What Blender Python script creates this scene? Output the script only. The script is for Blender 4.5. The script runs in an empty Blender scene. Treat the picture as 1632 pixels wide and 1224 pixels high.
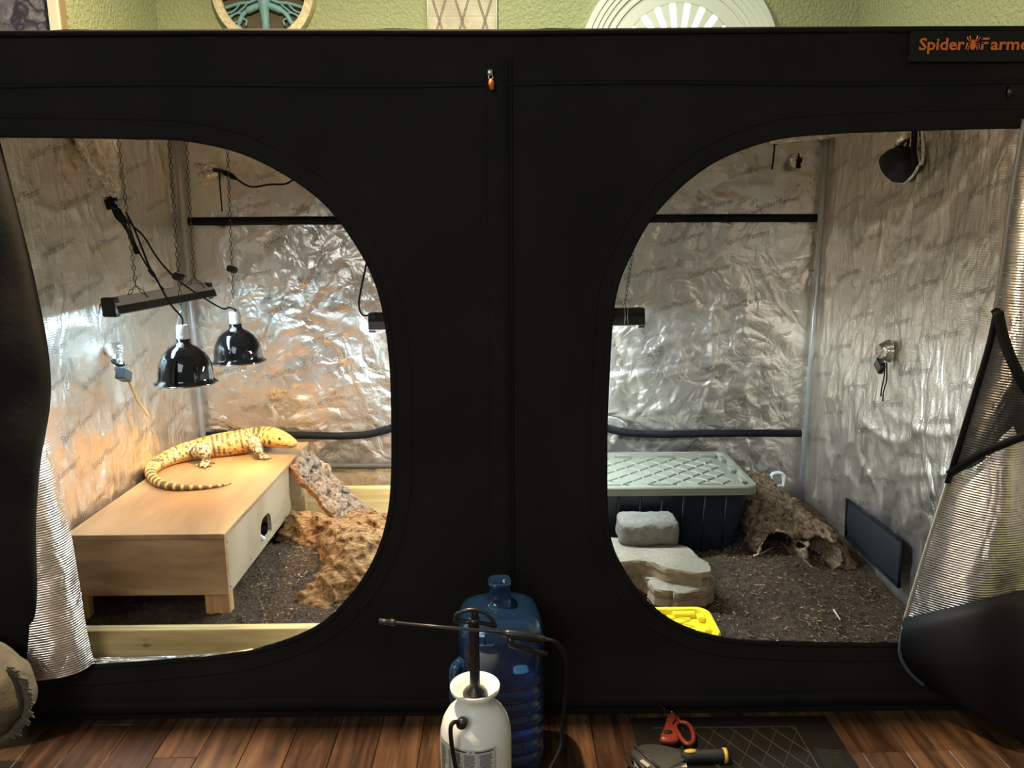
import bpy, math, random
import numpy as np
from mathutils import Vector, Matrix
from mathutils.geometry import delaunay_2d_cdt, tessellate_polygon

random.seed(7); rng = np.random.default_rng(7)
C = bpy.context.scene.collection
sc = bpy.context.scene

# ------------------------------------------------------------------ camera
FPX, CX, CY = 1226.0, 816.0, 612.0
CAM = Vector((0.0, -2.168, 1.49))
PITCH, YAW, ROLL = math.radians(11.4), math.radians(-0.55), math.radians(0.3)
def _basis():
    cp, sp, cy, sy = math.cos(PITCH), math.sin(PITCH), math.cos(YAW), math.sin(YAW)
    rz = lambda v: Vector((cy*v[0]-sy*v[1], sy*v[0]+cy*v[1], v[2]))
    f, r, u = rz((0, cp, -sp)), rz((1, 0, 0)), rz((0, sp, cp))
    c, s = math.cos(ROLL), math.sin(ROLL)
    return c*r-s*u, s*r+c*u, f
RT, UP, FW = _basis()
cd = bpy.data.cameras.new('camera'); cam = bpy.data.objects.new('camera', cd); C.objects.link(cam)
m = Matrix((RT, UP, -FW)).transposed().to_4x4(); m.translation = CAM
cam.matrix_world = m
cd.sensor_fit = 'HORIZONTAL'; cd.sensor_width = 36.0; cd.lens = FPX/1632*36; cd.clip_start = 0.02
sc.camera = cam
# measuring: a photograph pixel -> the point where its sight line meets a plane of the room
def _ray(x, y): return FW + ((x-CX)/FPX)*RT + (-(y-CY)/FPX)*UP
def atY(x, y, Y): d = _ray(x, y); return CAM + d*((Y-CAM.y)/d.y)
def atZ(x, y, Z): d = _ray(x, y); return CAM + d*((Z-CAM.z)/d.z)
def atX(x, y, X): d = _ray(x, y); return CAM + d*((X-CAM.x)/d.x)

# ------------------------------------------------------------------ light and exposure
sc.view_settings.view_transform = 'Standard'; sc.view_settings.look = 'None'
sc.view_settings.exposure = 0.3; sc.view_settings.gamma = 1.0
try: sc.view_settings.use_curve_mapping = False
except Exception: pass
sc.cycles.max_bounces = 12; sc.cycles.glossy_bounces = 7; sc.cycles.diffuse_bounces = 5
sc.cycles.transmission_bounces = 8; sc.cycles.transparent_max_bounces = 12
sc.cycles.sample_clamp_indirect = 8.0; sc.cycles.caustics_refractive = False; sc.cycles.use_denoising = True
w = bpy.data.worlds.new('world'); sc.world = w; w.use_nodes = True
w.node_tree.nodes['Background'].inputs[0].default_value = (0.85, 0.95, 0.9, 1)
w.node_tree.nodes['Background'].inputs[1].default_value = 0.12
def light(name, kind, loc, energy, color, size=0.1, aim=None, **kw):
    l = bpy.data.lights.new(name, kind); l.energy = energy; l.color = color
    if kind == 'AREA':
        l.size = size
        if 'size_y' in kw: l.shape = 'RECTANGLE'; l.size_y = kw['size_y']
        if 'spread' in kw: l.spread = kw['spread']
    else: l.shadow_soft_size = size
    if kind == 'SPOT': l.spot_size = kw.get('cone', 1.5); l.spot_blend = kw.get('blend', 0.5)
    o = bpy.data.objects.new(name, l); C.objects.link(o); o.location = loc
    d = Vector(aim)-Vector(loc) if aim is not None else Vector((0, 0, -1))
    o.rotation_euler = d.to_track_quat('-Z', 'Y').to_euler()
    return o
light('ceiling_light', 'AREA', (-0.62, 0.022, 2.95), 120, (1.0, 0.76, 0.5), 0.05)
light('window_light', 'AREA', (-1.2, -3.6, 2.7), 38, (0.95, 0.95, 0.95), 1.8, aim=(0, -0.5, 0.2))
light('wall_fill', 'AREA', (0.2, 0.9, 3.3), 20, (0.92, 1.0, 0.78), 1.2)  # unseen fill lamp, added above the tent to brighten the green walls

# ------------------------------------------------------------------ numpy noise
def _h(i, j, k, s):
    v = np.sin(i*127.1 + j*311.7 + k*74.7 + s*19.19)*43758.5453
    return v-np.floor(v)
def vn(x, y, z=0.0, s=0):
    x, y, z = np.broadcast_arrays(np.asarray(x, float), np.asarray(y, float), np.asarray(z, float))
    i, j, k = np.floor(x), np.floor(y), np.floor(z)
    u, v, t = x-i, y-j, z-k
    u, v, t = u*u*(3-2*u), v*v*(3-2*v), t*t*(3-2*t)
    L = lambda a, b, q: a+(b-a)*q
    r = L(L(L(_h(i, j, k, s), _h(i+1, j, k, s), u), L(_h(i, j+1, k, s), _h(i+1, j+1, k, s), u), v),
          L(L(_h(i, j, k+1, s), _h(i+1, j, k+1, s), u), L(_h(i, j+1, k+1, s), _h(i+1, j+1, k+1, s), u), v), t)
    return r*2-1
def fbm(x, y, z=0.0, s=0, o=3):
    r = 0; a = 1.0
    for q in range(o): r = r+a*vn(np.asarray(x)*2**q, np.asarray(y)*2**q, np.asarray(z)*2**q, s+q*3); a *= .5
    return r
def ridge(x, y, z=0.0, s=0, p=5): return (1-np.abs(vn(x, y, z, s)))**p

# ------------------------------------------------------------------ materials
class Mat:
    def __init__(s, name):
        s.m = bpy.data.materials.new(name); s.m.use_nodes = True
        s.t = s.m.node_tree; s.b = s.t.nodes['Principled BSDF']
    def n(s, typ, **kw):
        nd = s.t.nodes.new(typ)
        for k, v in kw.items():
            if hasattr(nd, k) and k not in nd.inputs: setattr(nd, k, v)
            else: s.put(nd.inputs[k], v)
        return nd
    def put(s, inp, v):
        if isinstance(v, bpy.types.NodeSocket): s.t.links.new(v, inp)
        else:
            if isinstance(v, (tuple, list)) and len(v) == 3 and inp.type == 'RGBA': v = (*v, 1)
            inp.default_value = v
    def set(s, **kw):
        for k, v in kw.items(): s.put(s.b.inputs[k.replace('_', ' ')], v)
        return s
    def coord(s, kind='Object', scale=(1, 1, 1), rot=(0, 0, 0)):
        c = s.n('ShaderNodeTexCoord'); mp = s.n('ShaderNodeMapping')
        mp.inputs['Scale'].default_value = scale; mp.inputs['Rotation'].default_value = rot
        s.t.links.new(c.outputs[kind], mp.inputs['Vector']); return mp.outputs[0]
    def noise(s, vec, scale=5, detail=4, rough=.55, dist=0):
        return s.n('ShaderNodeTexNoise', Vector=vec, Scale=scale, Detail=detail, Roughness=rough, Distortion=dist).outputs['Fac']
    def vor(s, vec, scale=5, feature='F1', out='Distance', rnd=1.0):
        nd = s.n('ShaderNodeTexVoronoi', feature=feature); s.put(nd.inputs['Vector'], vec); s.put(nd.inputs['Scale'], scale)
        s.put(nd.inputs['Randomness'], rnd); return nd.outputs[out]
    def wave(s, vec, scale=5, dist=0, detail=2, direction='X', dscale=1.0):
        nd = s.n('ShaderNodeTexWave', bands_direction=direction); s.put(nd.inputs['Vector'], vec)
        for k, v in (('Scale', scale), ('Distortion', dist), ('Detail', detail), ('Detail Scale', dscale)): s.put(nd.inputs[k], v)
        return nd.outputs['Fac']
    def ramp(s, fac, stops):
        nd = s.n('ShaderNodeValToRGB'); s.put(nd.inputs[0], fac); e = nd.color_ramp.elements
        while len(e) < len(stops): e.new(0.5)
        for q, (p, c) in zip(e, stops):
            q.position = p; q.color = (*c, 1) if isinstance(c, (tuple, list)) else (c, c, c, 1)
        return nd.outputs[0]
    def mix(s, f, a, b, mode='MIX'):
        nd = s.n('ShaderNodeMix', data_type='RGBA', blend_type=mode)
        s.put(nd.inputs[0], f); s.put(nd.inputs[6], a); s.put(nd.inputs[7], b); return nd.outputs[2]
    def math(s, op, a, b=0.0):
        nd = s.n('ShaderNodeMath', operation=op); s.put(nd.inputs[0], a); s.put(nd.inputs[1], b); return nd.outputs[0]
    def bump(s, h, strength=.5, dist=.01, prev=None):
        nd = s.n('ShaderNodeBump', Strength=strength, Distance=dist); s.put(nd.inputs['Height'], h)
        if prev is not None: s.put(nd.inputs['Normal'], prev)
        s.t.links.new(nd.outputs[0], s.b.inputs['Normal']); return nd.outputs[0]
def plain(name, col, rough=.5, metal=0.0, **kw):
    k = Mat(name); k.set(Base_Color=col, Roughness=rough, Metallic=metal); k.set(**kw); return k.m

def foil(name, aniso=(1, 1, 1), weave=0.0, tint=(.94, .885, .80), rough=.30, rot=(0, 0, 0)):
    k = Mat(name)
    v = k.coord(scale=aniso, rot=rot)
    v0 = k.coord()
    warp = k.mix(.12, v, k.n('ShaderNodeTexNoise', Vector=v, Scale=3.0, Detail=2.0).outputs['Color'])
    def crease(sc_, d): return k.math('ABSOLUTE', k.math('SUBTRACT', k.noise(warp, sc_, d, .5, .8), .5))
    n1 = k.noise(v, 9, 4, .55, .5)
    h = k.math('ADD', k.math('MULTIPLY', crease(4.5, 2), 1.2), k.math('ADD', k.math('MULTIPLY', crease(13, 2), .45), k.math('MULTIPLY', n1, .35)))
    nb = k.bump(h, .6, .035)
    if weave:
        wv = k.n('ShaderNodeTexWave', bands_direction='Z'); k.put(wv.inputs['Vector'], v0); k.put(wv.inputs['Scale'], 42.0)
        nb = k.bump(wv.outputs['Fac'], weave, .003, nb)
    dirt = k.noise(v0, 2.2, 5, .6)
    k.set(Base_Color=k.mix(k.ramp(dirt, [(.35, 0), (.75, .45)]), tint, (.58, .53, .45)), Metallic=.95, Roughness=k.ramp(n1, [(.3, rough-.06), (.7, rough+.12)]))
    return k.m
M = {}
M['foil_back'] = foil('foil_back', (1, 1, 1))
M['foil_side'] = foil('foil_side', (1, 1.5, .6), weave=.12, rough=.33)
M['foil_flap'] = foil('foil_flap', (1.2, 1.2, .8), weave=.6)
M['foil_plain'] = foil('foil_plain', (2.5, 2.5, 2.5), tint=(.97, .92, .83), rough=.24)  # paler tint than the other foils: light on the sleeves put into colour

k = Mat('black_fabric'); v = k.coord()
k.set(Base_Color=k.ramp(k.noise(v, 3, 4), [(.3, (.0135, .0130, .0112)), (.75, (.0205, .0192, .0164))]), Roughness=.8, Specular_IOR_Level=.05)
k.bump(k.math('ADD', k.noise(v, 7, 4, .5), k.math('MULTIPLY', k.noise(v, 900, 1), .02)), .35, .02); M['black'] = k.m
M['black_tape'] = plain('black_tape', (.009, .009, .0095), .6, Specular_IOR_Level=.12)
M['black_plastic'] = plain('black_plastic', (.012, .012, .013), .32)
M['rubber'] = plain('rubber', (.007, .007, .007), .6, Specular_IOR_Level=.25)
M['gloss_black'] = plain('gloss_black', (.006, .006, .007), .06, Coat_Weight=.5, Coat_Roughness=.03)
M['lamp_inside'] = plain('lamp_inside', (.85, .85, .82), .3, .6)
M['ceramic'] = plain('ceramic', (.8, .78, .72), .3)
M['pole'] = plain('pole', (.55, .56, .56), .35, .5)
M['chain'] = plain('chain', (.10, .095, .085), .3, 1.0)
M['wire'] = plain('wire', (.7, .7, .7), .25, 1.0)
M['print'] = plain('print', (.47, .44, .39), .4, .8)
M['orange'] = plain('orange', (.80, .17, .03), .55)
M['white_plastic'] = plain('white_plastic', (.75, .78, .78), .35)
M['yellow_cord'] = plain('yellow_cord', (.85, .62, .3), .5)
M['brown'] = plain('brown', (.12, .06, .03), .5)
def glow(name, col, s):
    k = Mat(name); k.set(Base_Color=(0, 0, 0), Emission_Color=col, Emission_Strength=s); return k.m
M['bulb'] = glow('bulb', (1, .66, .3), 16); M['tube_glow'] = glow('tube_glow', (.78, .92, 1), 520); M['tube_short'] = glow('tube_short', (.52, .80, 1), 110)
M['daylight'] = glow('daylight', (.9, .96, 1), 3.0)

def timber(name, a, b, scale=(1, 1, 1), rough=.55, ring=6.0, stretch=(.6, 8, 8), knots=True):
    k = Mat(name); v = k.coord(scale=stretch)
    n = k.noise(v, 3.0*scale[0], 6, .6, .8); wv = k.wave(v, ring*.35, 5.0, 3, 'Y', 1.2)
    f = k.math('ADD', k.math('MULTIPLY', n, .8), k.math('MULTIPLY', wv, .2))
    col = k.ramp(f, [(.38, a), (.64, b)])
    if knots:
        kn = k.vor(k.coord(scale=(3, 6, 6)), 1.6, 'F1')
        col = k.mix(k.ramp(kn, [(.03, .8), (.09, 0)]), col, tuple(x*.25 for x in a))
    k.set(Base_Color=col, Roughness=rough); k.bump(f, .15, .004); return k.m
M['pine'] = timber('pine', (.58, .40, .15), (.84, .65, .31))
M['pine_end'] = timber('pine_end', (.45, .24, .10), (.62, .36, .16), stretch=(20, 20, 1.5))
M['ply'] = timber('ply', (.30, .17, .076), (.47, .295, .148), stretch=(1.2, 1.2, 5), rough=.45, ring=4, knots=False)
M['ply_top'] = timber('ply_top', (.25, .148, .068), (.39, .25, .125), stretch=(2.0, .5, 1), rough=.4, ring=3, knots=False)
M['ply_side'] = timber('ply_side', (.33, .245, .15), (.46, .36, .24), stretch=(1, .6, 1.2), rough=.5, ring=3, knots=False)

k = Mat('soil'); v = k.coord()
n = k.noise(v, 60, 8, .75); n2 = k.noise(v, 6, 4)
k.set(Base_Color=k.mix(k.ramp(n2, [(.35, 0), (.7, 1)]), k.ramp(n, [(.35, (.030, .021, .014)), (.7, (.12, .085, .055))]), k.ramp(n, [(.35, (.04, .025, .014)), (.7, (.16, .10, .058))])), Roughness=.95, Specular_IOR_Level=.2)
k.bump(k.math('ADD', n, k.math('MULTIPLY', k.vor(v, 130), .5)), 1.0, .012); M['soil'] = k.m
def bark(name, a, b, c, stretch=(1, 1, 1), fine=30, rot=(0, 0, 0)):
    k = Mat(name); v = k.coord(scale=stretch, rot=rot)
    n = k.noise(v, fine, 8, .7, .6); vo = k.vor(v, fine*.55, 'F1')
    f = k.math('ADD', k.math('MULTIPLY', n, .90), k.math('MULTIPLY', vo, .16))
    k.set(Base_Color=k.ramp(f, [(.36, a), (.50, b), (.66, c)]), Roughness=.92, Specular_IOR_Level=.15)
    k.bump(f, 1.0, .012); return k.m
M['cork_log'] = bark('cork_log', (.030, .014, .005), (.24, .125, .050), (.46, .28, .125), (1.0, 2.2, 1.6), 40, (0, 0, -.7))
M['cork_grey'] = bark('cork_grey', (.035, .024, .015), (.17, .115, .07), (.36, .26, .17), (1, 1, 1), 55)
M['cork_ramp'] = bark('cork_ramp', (.05, .03, .02), (.30, .20, .13), (.50, .36, .24), (1, 1, 1), 55)
M['cork_edge'] = bark('cork_edge', (.20, .07, .025), (.42, .17, .06), (.55, .26, .10), (1, 1, 1), 40)
M['cork_chunk'] = bark('cork_chunk', (.07, .055, .042), (.19, .155, .12), (.33, .27, .21), (1, 1, 1), 70)
def stone(name, a, b, sc_=60):
    k = Mat(name); v = k.coord(); n = k.noise(v, sc_, 6, .7); n2 = k.noise(v, 5, 3); sp = k.vor(v, 90, 'F1')
    col = k.mix(k.ramp(n2, [(.4, 0), (.7, .6)]), k.ramp(n, [(.3, a), (.7, b)]), tuple(x*.62 for x in a))
    col = k.mix(k.ramp(sp, [(.04, .5), (.1, 0)]), col, tuple(x*.35 for x in a))
    k.set(Base_Color=col, Roughness=.9, Specular_IOR_Level=.25); k.bump(n, .7, .006); return k.m
M['paver'] = stone('paver', (.115, .107, .09), (.215, .20, .17)); M['slab'] = stone('slab', (.185, .16, .115), (.285, .25, .185), 80)
M['slab_edge'] = stone('slab_edge', (.16, .115, .07), (.28, .20, .13), 30)
M['tote'] = plain('tote', (.006, .010, .016), .35); M['tote_lid'] = plain('tote_lid', (.195, .20, .155), .45)
M['yellow'] = plain('yellow', (.86, .66, .015), .4)

k = Mat('wall_paint'); v = k.coord()
n = k.noise(v, 62, 4, .55, .3)
k.set(Base_Color=(.36, .40, .21), Roughness=.75); k.bump(k.ramp(n, [(.40, 0), (.66, 1)]), .6, .008); M['wall'] = k.m
k = Mat('plank'); v = k.coord(scale=(9, .8, 9)); oi = k.n('ShaderNodeObjectInfo').outputs['Random']
vv = k.n('ShaderNodeVectorMath', operation='ADD'); k.put(vv.inputs[0], v)
cmb = k.n('ShaderNodeCombineXYZ'); k.put(cmb.inputs[0], k.math('MULTIPLY', oi, 40.0)); k.put(cmb.inputs[1], k.math('MULTIPLY', oi, 17.0)); k.t.links.new(cmb.outputs[0], vv.inputs[1])
n = k.noise(vv.outputs[0], 3.2, 8, .66, .8); wv = k.noise(vv.outputs[0], 1.1, 3, .5, 2.5)
f = k.math('ADD', k.math('MULTIPLY', n, .6), k.math('MULTIPLY', wv, .4))
dark = k.ramp(f, [(.36, (.010, .006, .0035)), (.64, (.085, .040, .019))]); lite = k.ramp(f, [(.36, (.026, .013, .0065)), (.64, (.20, .10, .047))])
k.set(Base_Color=k.mix(oi, dark, lite), Roughness=k.ramp(n, [(.3, .28), (.7, .42)])); k.bump(f, .12, .004); M['plank'] = k.m

# ------------------------------------------------------------------ mesh tools
def link(name, me, mats, parent=None, smooth=False):
    o = bpy.data.objects.new(name, me); C.objects.link(o)
    for mm in (mats if isinstance(mats, (list, tuple)) else [mats]): me.materials.append(mm)
    if smooth: me.polygons.foreach_set('use_smooth', [True]*len(me.polygons))
    if parent is not None:
        o.parent = parent
        o.matrix_parent_inverse = Matrix.Translation(-base_of(parent))
    return o
def base_of(p):
    v = Vector(p.location)
    if p.parent is not None: v = v+Vector((0, 0, 0)) if p.type == 'MESH' else v
    return v
def tag(o, label=None, cat=None, group=None, kind=None):
    if label: o['label'] = label
    if cat: o['category'] = cat
    if group: o['group'] = group
    if kind: o['kind'] = kind
    return o
def thing(name, label, cat, loc=(0, 0, 0), group=None):
    o = bpy.data.objects.new(name, None); C.objects.link(o); o.location = loc; o.empty_display_size = .05
    return tag(o, label, cat, group)

class MB:
    def __init__(s): s.v = []; s.f = []; s.mi = []
    def add(s, v, f, mi=0):
        b = len(s.v); s.v += [tuple(p) for p in v]; s.f += [tuple(q+b for q in x) for x in f]; s.mi += [mi]*len(f); return s
    def box(s, c, d, R=None, bev=0.0, mi=0):
        x, y, z = d[0]/2, d[1]/2, d[2]/2
        if bev <= 0:
            v = [Vector((i*x, j*y, q*z)) for i in (-1, 1) for j in (-1, 1) for q in (-1, 1)]
            f = [(0, 1, 3, 2), (4, 6, 7, 5), (0, 4, 5, 1), (2, 3, 7, 6), (0, 2, 6, 4), (1, 5, 7, 3)]
        else:
            b = min(bev, x*.9, y*.9, z*.9); ring = lambda ix, iy: [(ix, iy-0), ]
            v = []; f = []
            prof = [(-z, b), (-z+b, 0), (z-b, 0), (z, b)]
            for (zz, ins) in prof:
                X, Y = x-ins, y-ins
                cb = b if ins == 0 else b*.5
                for px, py in ((-X+cb, -Y), (X-cb, -Y), (X, -Y+cb), (X, Y-cb), (X-cb, Y), (-X+cb, Y), (-X, Y-cb), (-X, -Y+cb)): v.append(Vector((px, py, zz)))
            for q in range(3):
                for i in range(8): f.append((q*8+i, q*8+(i+1) % 8, q*8+8+(i+1) % 8, q*8+8+i))
            f.append(tuple(range(7, -1, -1))); f.append(tuple(range(24, 32)))
        if R is not None: v = [R @ p for p in v]
        c = Vector(c); return s.add([p+c for p in v], f, mi)
    def tube(s, pts, r, n=8, cap=True, mi=0, flat=1.0, upv=None):
        pts = [Vector(p) for p in pts]; rr = r if isinstance(r, (list, tuple)) else [r]*len(pts)
        v = []; f = []; prev = None
        for i, p in enumerate(pts):
            t = (pts[min(i+1, len(pts)-1)]-pts[max(i-1, 0)])
            t = t.normalized() if t.length > 1e-9 else Vector((0, 0, 1))
            if prev is None:
                a = Vector(upv) if upv is not None else (Vector((0, 0, 1)) if abs(t.z) < .9 else Vector((1, 0, 0)))
            else: a = prev
            a = (a-t*a.dot(t)); a = a.normalized() if a.length > 1e-6 else t.orthogonal().normalized()
            b = t.cross(a); prev = a
            for q in range(n):
                g = 2*math.pi*q/n; v.append(p+a*(rr[i]*flat*math.cos(g))+b*(rr[i]*math.sin(g)))
        for i in range(len(pts)-1):
            for q in range(n): f.append((i*n+q, i*n+(q+1) % n, (i+1)*n+(q+1) % n, (i+1)*n+q))
        if cap: f.append(tuple(range(n-1, -1, -1))); f.append(tuple((len(pts)-1)*n+q for q in range(n)))
        return s.add(v, f, mi)
    def lathe(s, prof, c=(0, 0, 0), n=32, R=None, mi=0, sx=1.0, sy=1.0, sq=2.0):
        v = []; f = []
        for (r, z) in prof:
            for q in range(n):
                g = 2*math.pi*q/n; cs, sn = math.cos(g), math.sin(g)
                kk = 1.0 if sq == 2.0 else (abs(cs)**sq+abs(sn)**sq)**(-1/sq)
                v.append(Vector((r*kk*cs*sx, r*kk*sn*sy, z)))
        for i in range(len(prof)-1):
            for q in range(n): f.append((i*n+q, i*n+(q+1) % n, (i+1)*n+(q+1) % n, (i+1)*n+q))
        if prof[0][0] > 1e-5: f.append(tuple(range(n-1, -1, -1)))
        if prof[-1][0] > 1e-5: f.append(tuple((len(prof)-1)*n+q for q in range(n)))
        if R is not None: v = [R @ p for p in v]
        c = Vector(c); return s.add([p+c for p in v], f, mi)
    def torus(s, c, R1, r, R=None, n=20, k=6, sx=1.0, mi=0):
        v = []; f = []
        for i in range(n):
            g = 2*math.pi*i/n
            for j in range(k):
                h = 2*math.pi*j/k; q = R1+r*math.cos(h); v.append(Vector((q*math.cos(g)*sx, q*math.sin(g), r*math.sin(h))))
        for i in range(n):
            for j in range(k): f.append((i*k+j, ((i+1) % n)*k+j, ((i+1) % n)*k+(j+1) % k, i*k+(j+1) % k))
        if R is not None: v = [R @ p for p in v]
        c = Vector(c); return s.add([p+c for p in v], f, mi)
    def prism(s, poly, n, t, mi=0, mi_side=None):
        """poly: planar 3-D outline; extruded by n*t"""
        n = Vector(n).normalized()*t; P = [Vector(p) for p in poly]; L = len(P)
        tri = tessellate_polygon([P])
        s.add(P+[p+n for p in P], [tuple(x) for x in tri]+[tuple(L+q for q in reversed(x)) for x in tri], mi)
        b = len(s.v)-2*L
        for i in range(L):
            s.f.append((b+i, b+L+i, b+L+(i+1) % L, b+(i+1) % L)); s.mi.append(mi if mi_side is None else mi_side)
        return s
    def grid(s, P, mi=0, flip=False):
        """P: rows of points"""
        nr, nc = len(P), len(P[0]); f = []
        for i in range(nr-1):
            for j in range(nc-1):
                q = (i*nc+j, i*nc+j+1, (i+1)*nc+j+1, (i+1)*nc+j); f.append(q[::-1] if flip else q)
        return s.add([p for r in P for p in r], f, mi)
    def build(s, name, mats, parent=None, smooth=False, autosmooth=None, recalc=True):
        import bmesh
        me = bpy.data.meshes.new(name); me.from_pydata(s.v, [], s.f); me.update()
        if recalc:
            bm = bmesh.new(); bm.from_mesh(me); bmesh.ops.recalc_face_normals(bm, faces=bm.faces); bm.to_mesh(me); bm.free()
        o = link(name, me, mats, parent, smooth)
        if any(s.mi): me.polygons.foreach_set('material_index', s.mi)
        if autosmooth is not None:
            try: me.set_sharp_from_angle(angle=autosmooth)
            except Exception: pass
        return o
def np_mesh(name, V, F, mats, parent=None, smooth=True):
    me = bpy.data.meshes.new(name); me.from_pydata(np.asarray(V, float).tolist(), [], np.asarray(F).tolist()); me.update()
    return link(name, me, mats, parent, smooth)
def catmull(P, n=8, closed=False):
    P = [Vector(p) for p in P]; out = []; L = len(P)
    for i in range(L if closed else L-1):
        g = (lambda q: P[q % L]) if closed else (lambda q: P[max(0, min(L-1, q))])
        a, b, c, d = g(i-1), g(i), g(i+1), g(i+2)
        for j in range(n):
            t = j/n; out.append(.5*((2*b)+(c-a)*t+(2*a-5*b+4*c-d)*t*t+(3*b-a-3*c+d)*t**3))
    if not closed: out.append(P[-1])
    return out
def bunched(pts, radii, name, mat, parent, n=42, flutes=8, amp=.22):
    v0 = MB().tube(pts, 1.0, n, False); rows = []
    for i, p in enumerate(pts):
        row = []
        for q in range(n):
            d = Vector(v0.v[i*n+q])-Vector(p); g = 2*math.pi*q/n
            row.append(Vector(p)+d*radii[i]*(1+amp*math.sin(flutes*g+i*.25)+.5*amp*math.sin(3*g+i*.5)))
        rows.append(row+[row[0]])
    return MB().grid(rows).build(name, mat, parent, True)
def cord(name, pts, r, mat, parent, n=6, seg=6): return MB().tube(catmull(pts, seg), r, n).build(name, mat, parent, True)
def surface_nets(f, lo, hi, h):
    ax = [np.arange(lo[i], hi[i]+h, h) for i in range(3)]
    X, Y, Z = np.meshgrid(*ax, indexing='ij'); D = f(X, Y, Z); ins = D < 0
    sl = lambda A, o: A[o[0]:A.shape[0]-1+o[0], o[1]:A.shape[1]-1+o[1], o[2]:A.shape[2]-1+o[2]]
    cor = [(i, j, k) for i in (0, 1) for j in (0, 1) for k in (0, 1)]
    cnt = sum(sl(ins, c).astype(int) for c in cor); act = (cnt > 0) & (cnt < 8)
    acc = [np.zeros(act.shape) for _ in range(3)]; num = np.zeros(act.shape)
    for a in cor:
        for d in range(3):
            if a[d]: continue
            b = list(a); b[d] = 1; da, db = sl(D, a), sl(D, b); cross = (da < 0) != (db < 0)
            t = np.where(cross, da/np.where(cross, da-db, 1), 0)
            for e in range(3): acc[e] += np.where(cross, a[e]+(t if e == d else 0), 0)
            num += cross
    idx = -np.ones(act.shape, int); idx[act] = np.arange(act.sum()); ii = np.argwhere(act); nn = num[act]
    V = np.stack([ax[e][0]+h*(ii[:, e]+acc[e][act]/nn) for e in range(3)], 1)
    F = []
    for d in range(3):
        e, g = (d+1) % 3, (d+2) % 3
        n_ = [D.shape[q] for q in range(3)]; s0 = [slice(None)]*3; s1 = [slice(None)]*3
        s0[d] = slice(0, n_[d]-1); s1[d] = slice(1, n_[d]); A, B = ins[tuple(s0)], ins[tuple(s1)]
        q = np.argwhere(A != B); ok = (q[:, e] > 0) & (q[:, g] > 0) & (q[:, e] < n_[e]-1) & (q[:, g] < n_[g]-1); q = q[ok]
        up = A[tuple(q.T)]
        def cell(de, dg):
            c = q.copy(); c[:, e] -= de; c[:, g] -= dg; return idx[tuple(c.T)]
        quad = np.stack([cell(1, 1), cell(0, 1), cell(0, 0), cell(1, 0)], 1); quad[~up] = quad[~up][:, ::-1]; F.append(quad)
    return V, np.concatenate(F)
def capsule(X, Y, Z, a, b, ra, rb):
    a, b = np.array(a, float), np.array(b, float); d = b-a; L = (d*d).sum()+1e-12
    t = np.clip(((X-a[0])*d[0]+(Y-a[1])*d[1]+(Z-a[2])*d[2])/L, 0, 1)
    return np.sqrt((X-a[0]-t*d[0])**2+(Y-a[1]-t*d[1])**2+(Z-a[2]-t*d[2])**2)-(ra+(rb-ra)*t)
def smin(a, b, k):
    h = np.clip(.5+.5*(b-a)/k, 0, 1); return b+(a-b)*h-k*h*(1-h)
_font_cache = {}
def text_mesh(body, offset=0.0):
    """flat letters: verts (x, y) with height about 1, and faces"""
    if (body, offset) in _font_cache: return _font_cache[(body, offset)]
    cu = bpy.data.curves.new('t', 'FONT'); cu.body = body; cu.resolution_u = 2; cu.offset = offset; cu.size = 1.0; cu.align_x = 'CENTER'
    o = bpy.data.objects.new('t', cu); C.objects.link(o)
    dg = bpy.context.evaluated_depsgraph_get(); ev = o.evaluated_get(dg); me = ev.to_mesh()
    v = np.array([tuple(p.co)[:2] for p in me.vertices]); f = [tuple(p.vertices) for p in me.polygons]
    ev.to_mesh_clear(); bpy.data.objects.remove(o); bpy.data.curves.remove(cu)
    _font_cache[(body, offset)] = (v, f); return v, f

# ------------------------------------------------------------------ room
fl = bpy.data.objects.new('floor', bpy.data.meshes.new('floor')); C.objects.link(fl)
fl.data.from_pydata([(-3.4, -3.4, -.012), (2.6, -3.4, -.012), (2.6, 2.0, -.012), (-3.4, 2.0, -.012)], [], [(0, 1, 2, 3)])
fl.data.materials.append(M['brown']); tag(fl, 'dark brown wooden plank floor in front of the tent', 'floor', kind='structure')
PW, PL = .128, 1.22
pl = MB().box((0, 0, -.006), (PW-.002, PL-.002, .012), bev=.0015).build('plank', M['plank'], fl); proto_plank = pl; first = True
for i in range(-14, 14):
    off = ((i*0.437) % 1.0)*PL
    for j in range(-2, 2):
        x, y = (i+.5)*PW, j*PL-.2+off
        if y+PL/2 < -1.5 or y-PL/2 > .35: continue
        if first: pl.location = (x, y, 0); first = False; continue
        o = proto_plank.copy(); C.objects.link(o); o.parent = fl; o.location = (x, y, 0)
def struct(name, label, cat, mb, mat): return tag(mb.build(name, mat), label, cat, kind='structure')
struct('wall_back', 'green textured wall behind the black tent', 'wall', MB().box((.04, 1.95, 1.6), (3.46, .1, 3.2)), M['wall'])
struct('wall_right', 'green textured side wall to the right behind the tent', 'wall', MB().box((1.82, .4, 1.6), (.1, 3.2, 3.2)), M['wall'])
struct('wall_left', 'short green side wall turning the corner behind the tent', 'wall', MB().box((-1.74, 1.49, 1.6), (.1, .82, 3.2)), M['wall'])
struct('wall_alcove', 'olive green wall carrying the grey picture', 'wall', MB().box((-2.59, 1.13, 1.6), (1.6, .1, 3.2)), M['wall'])

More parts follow.
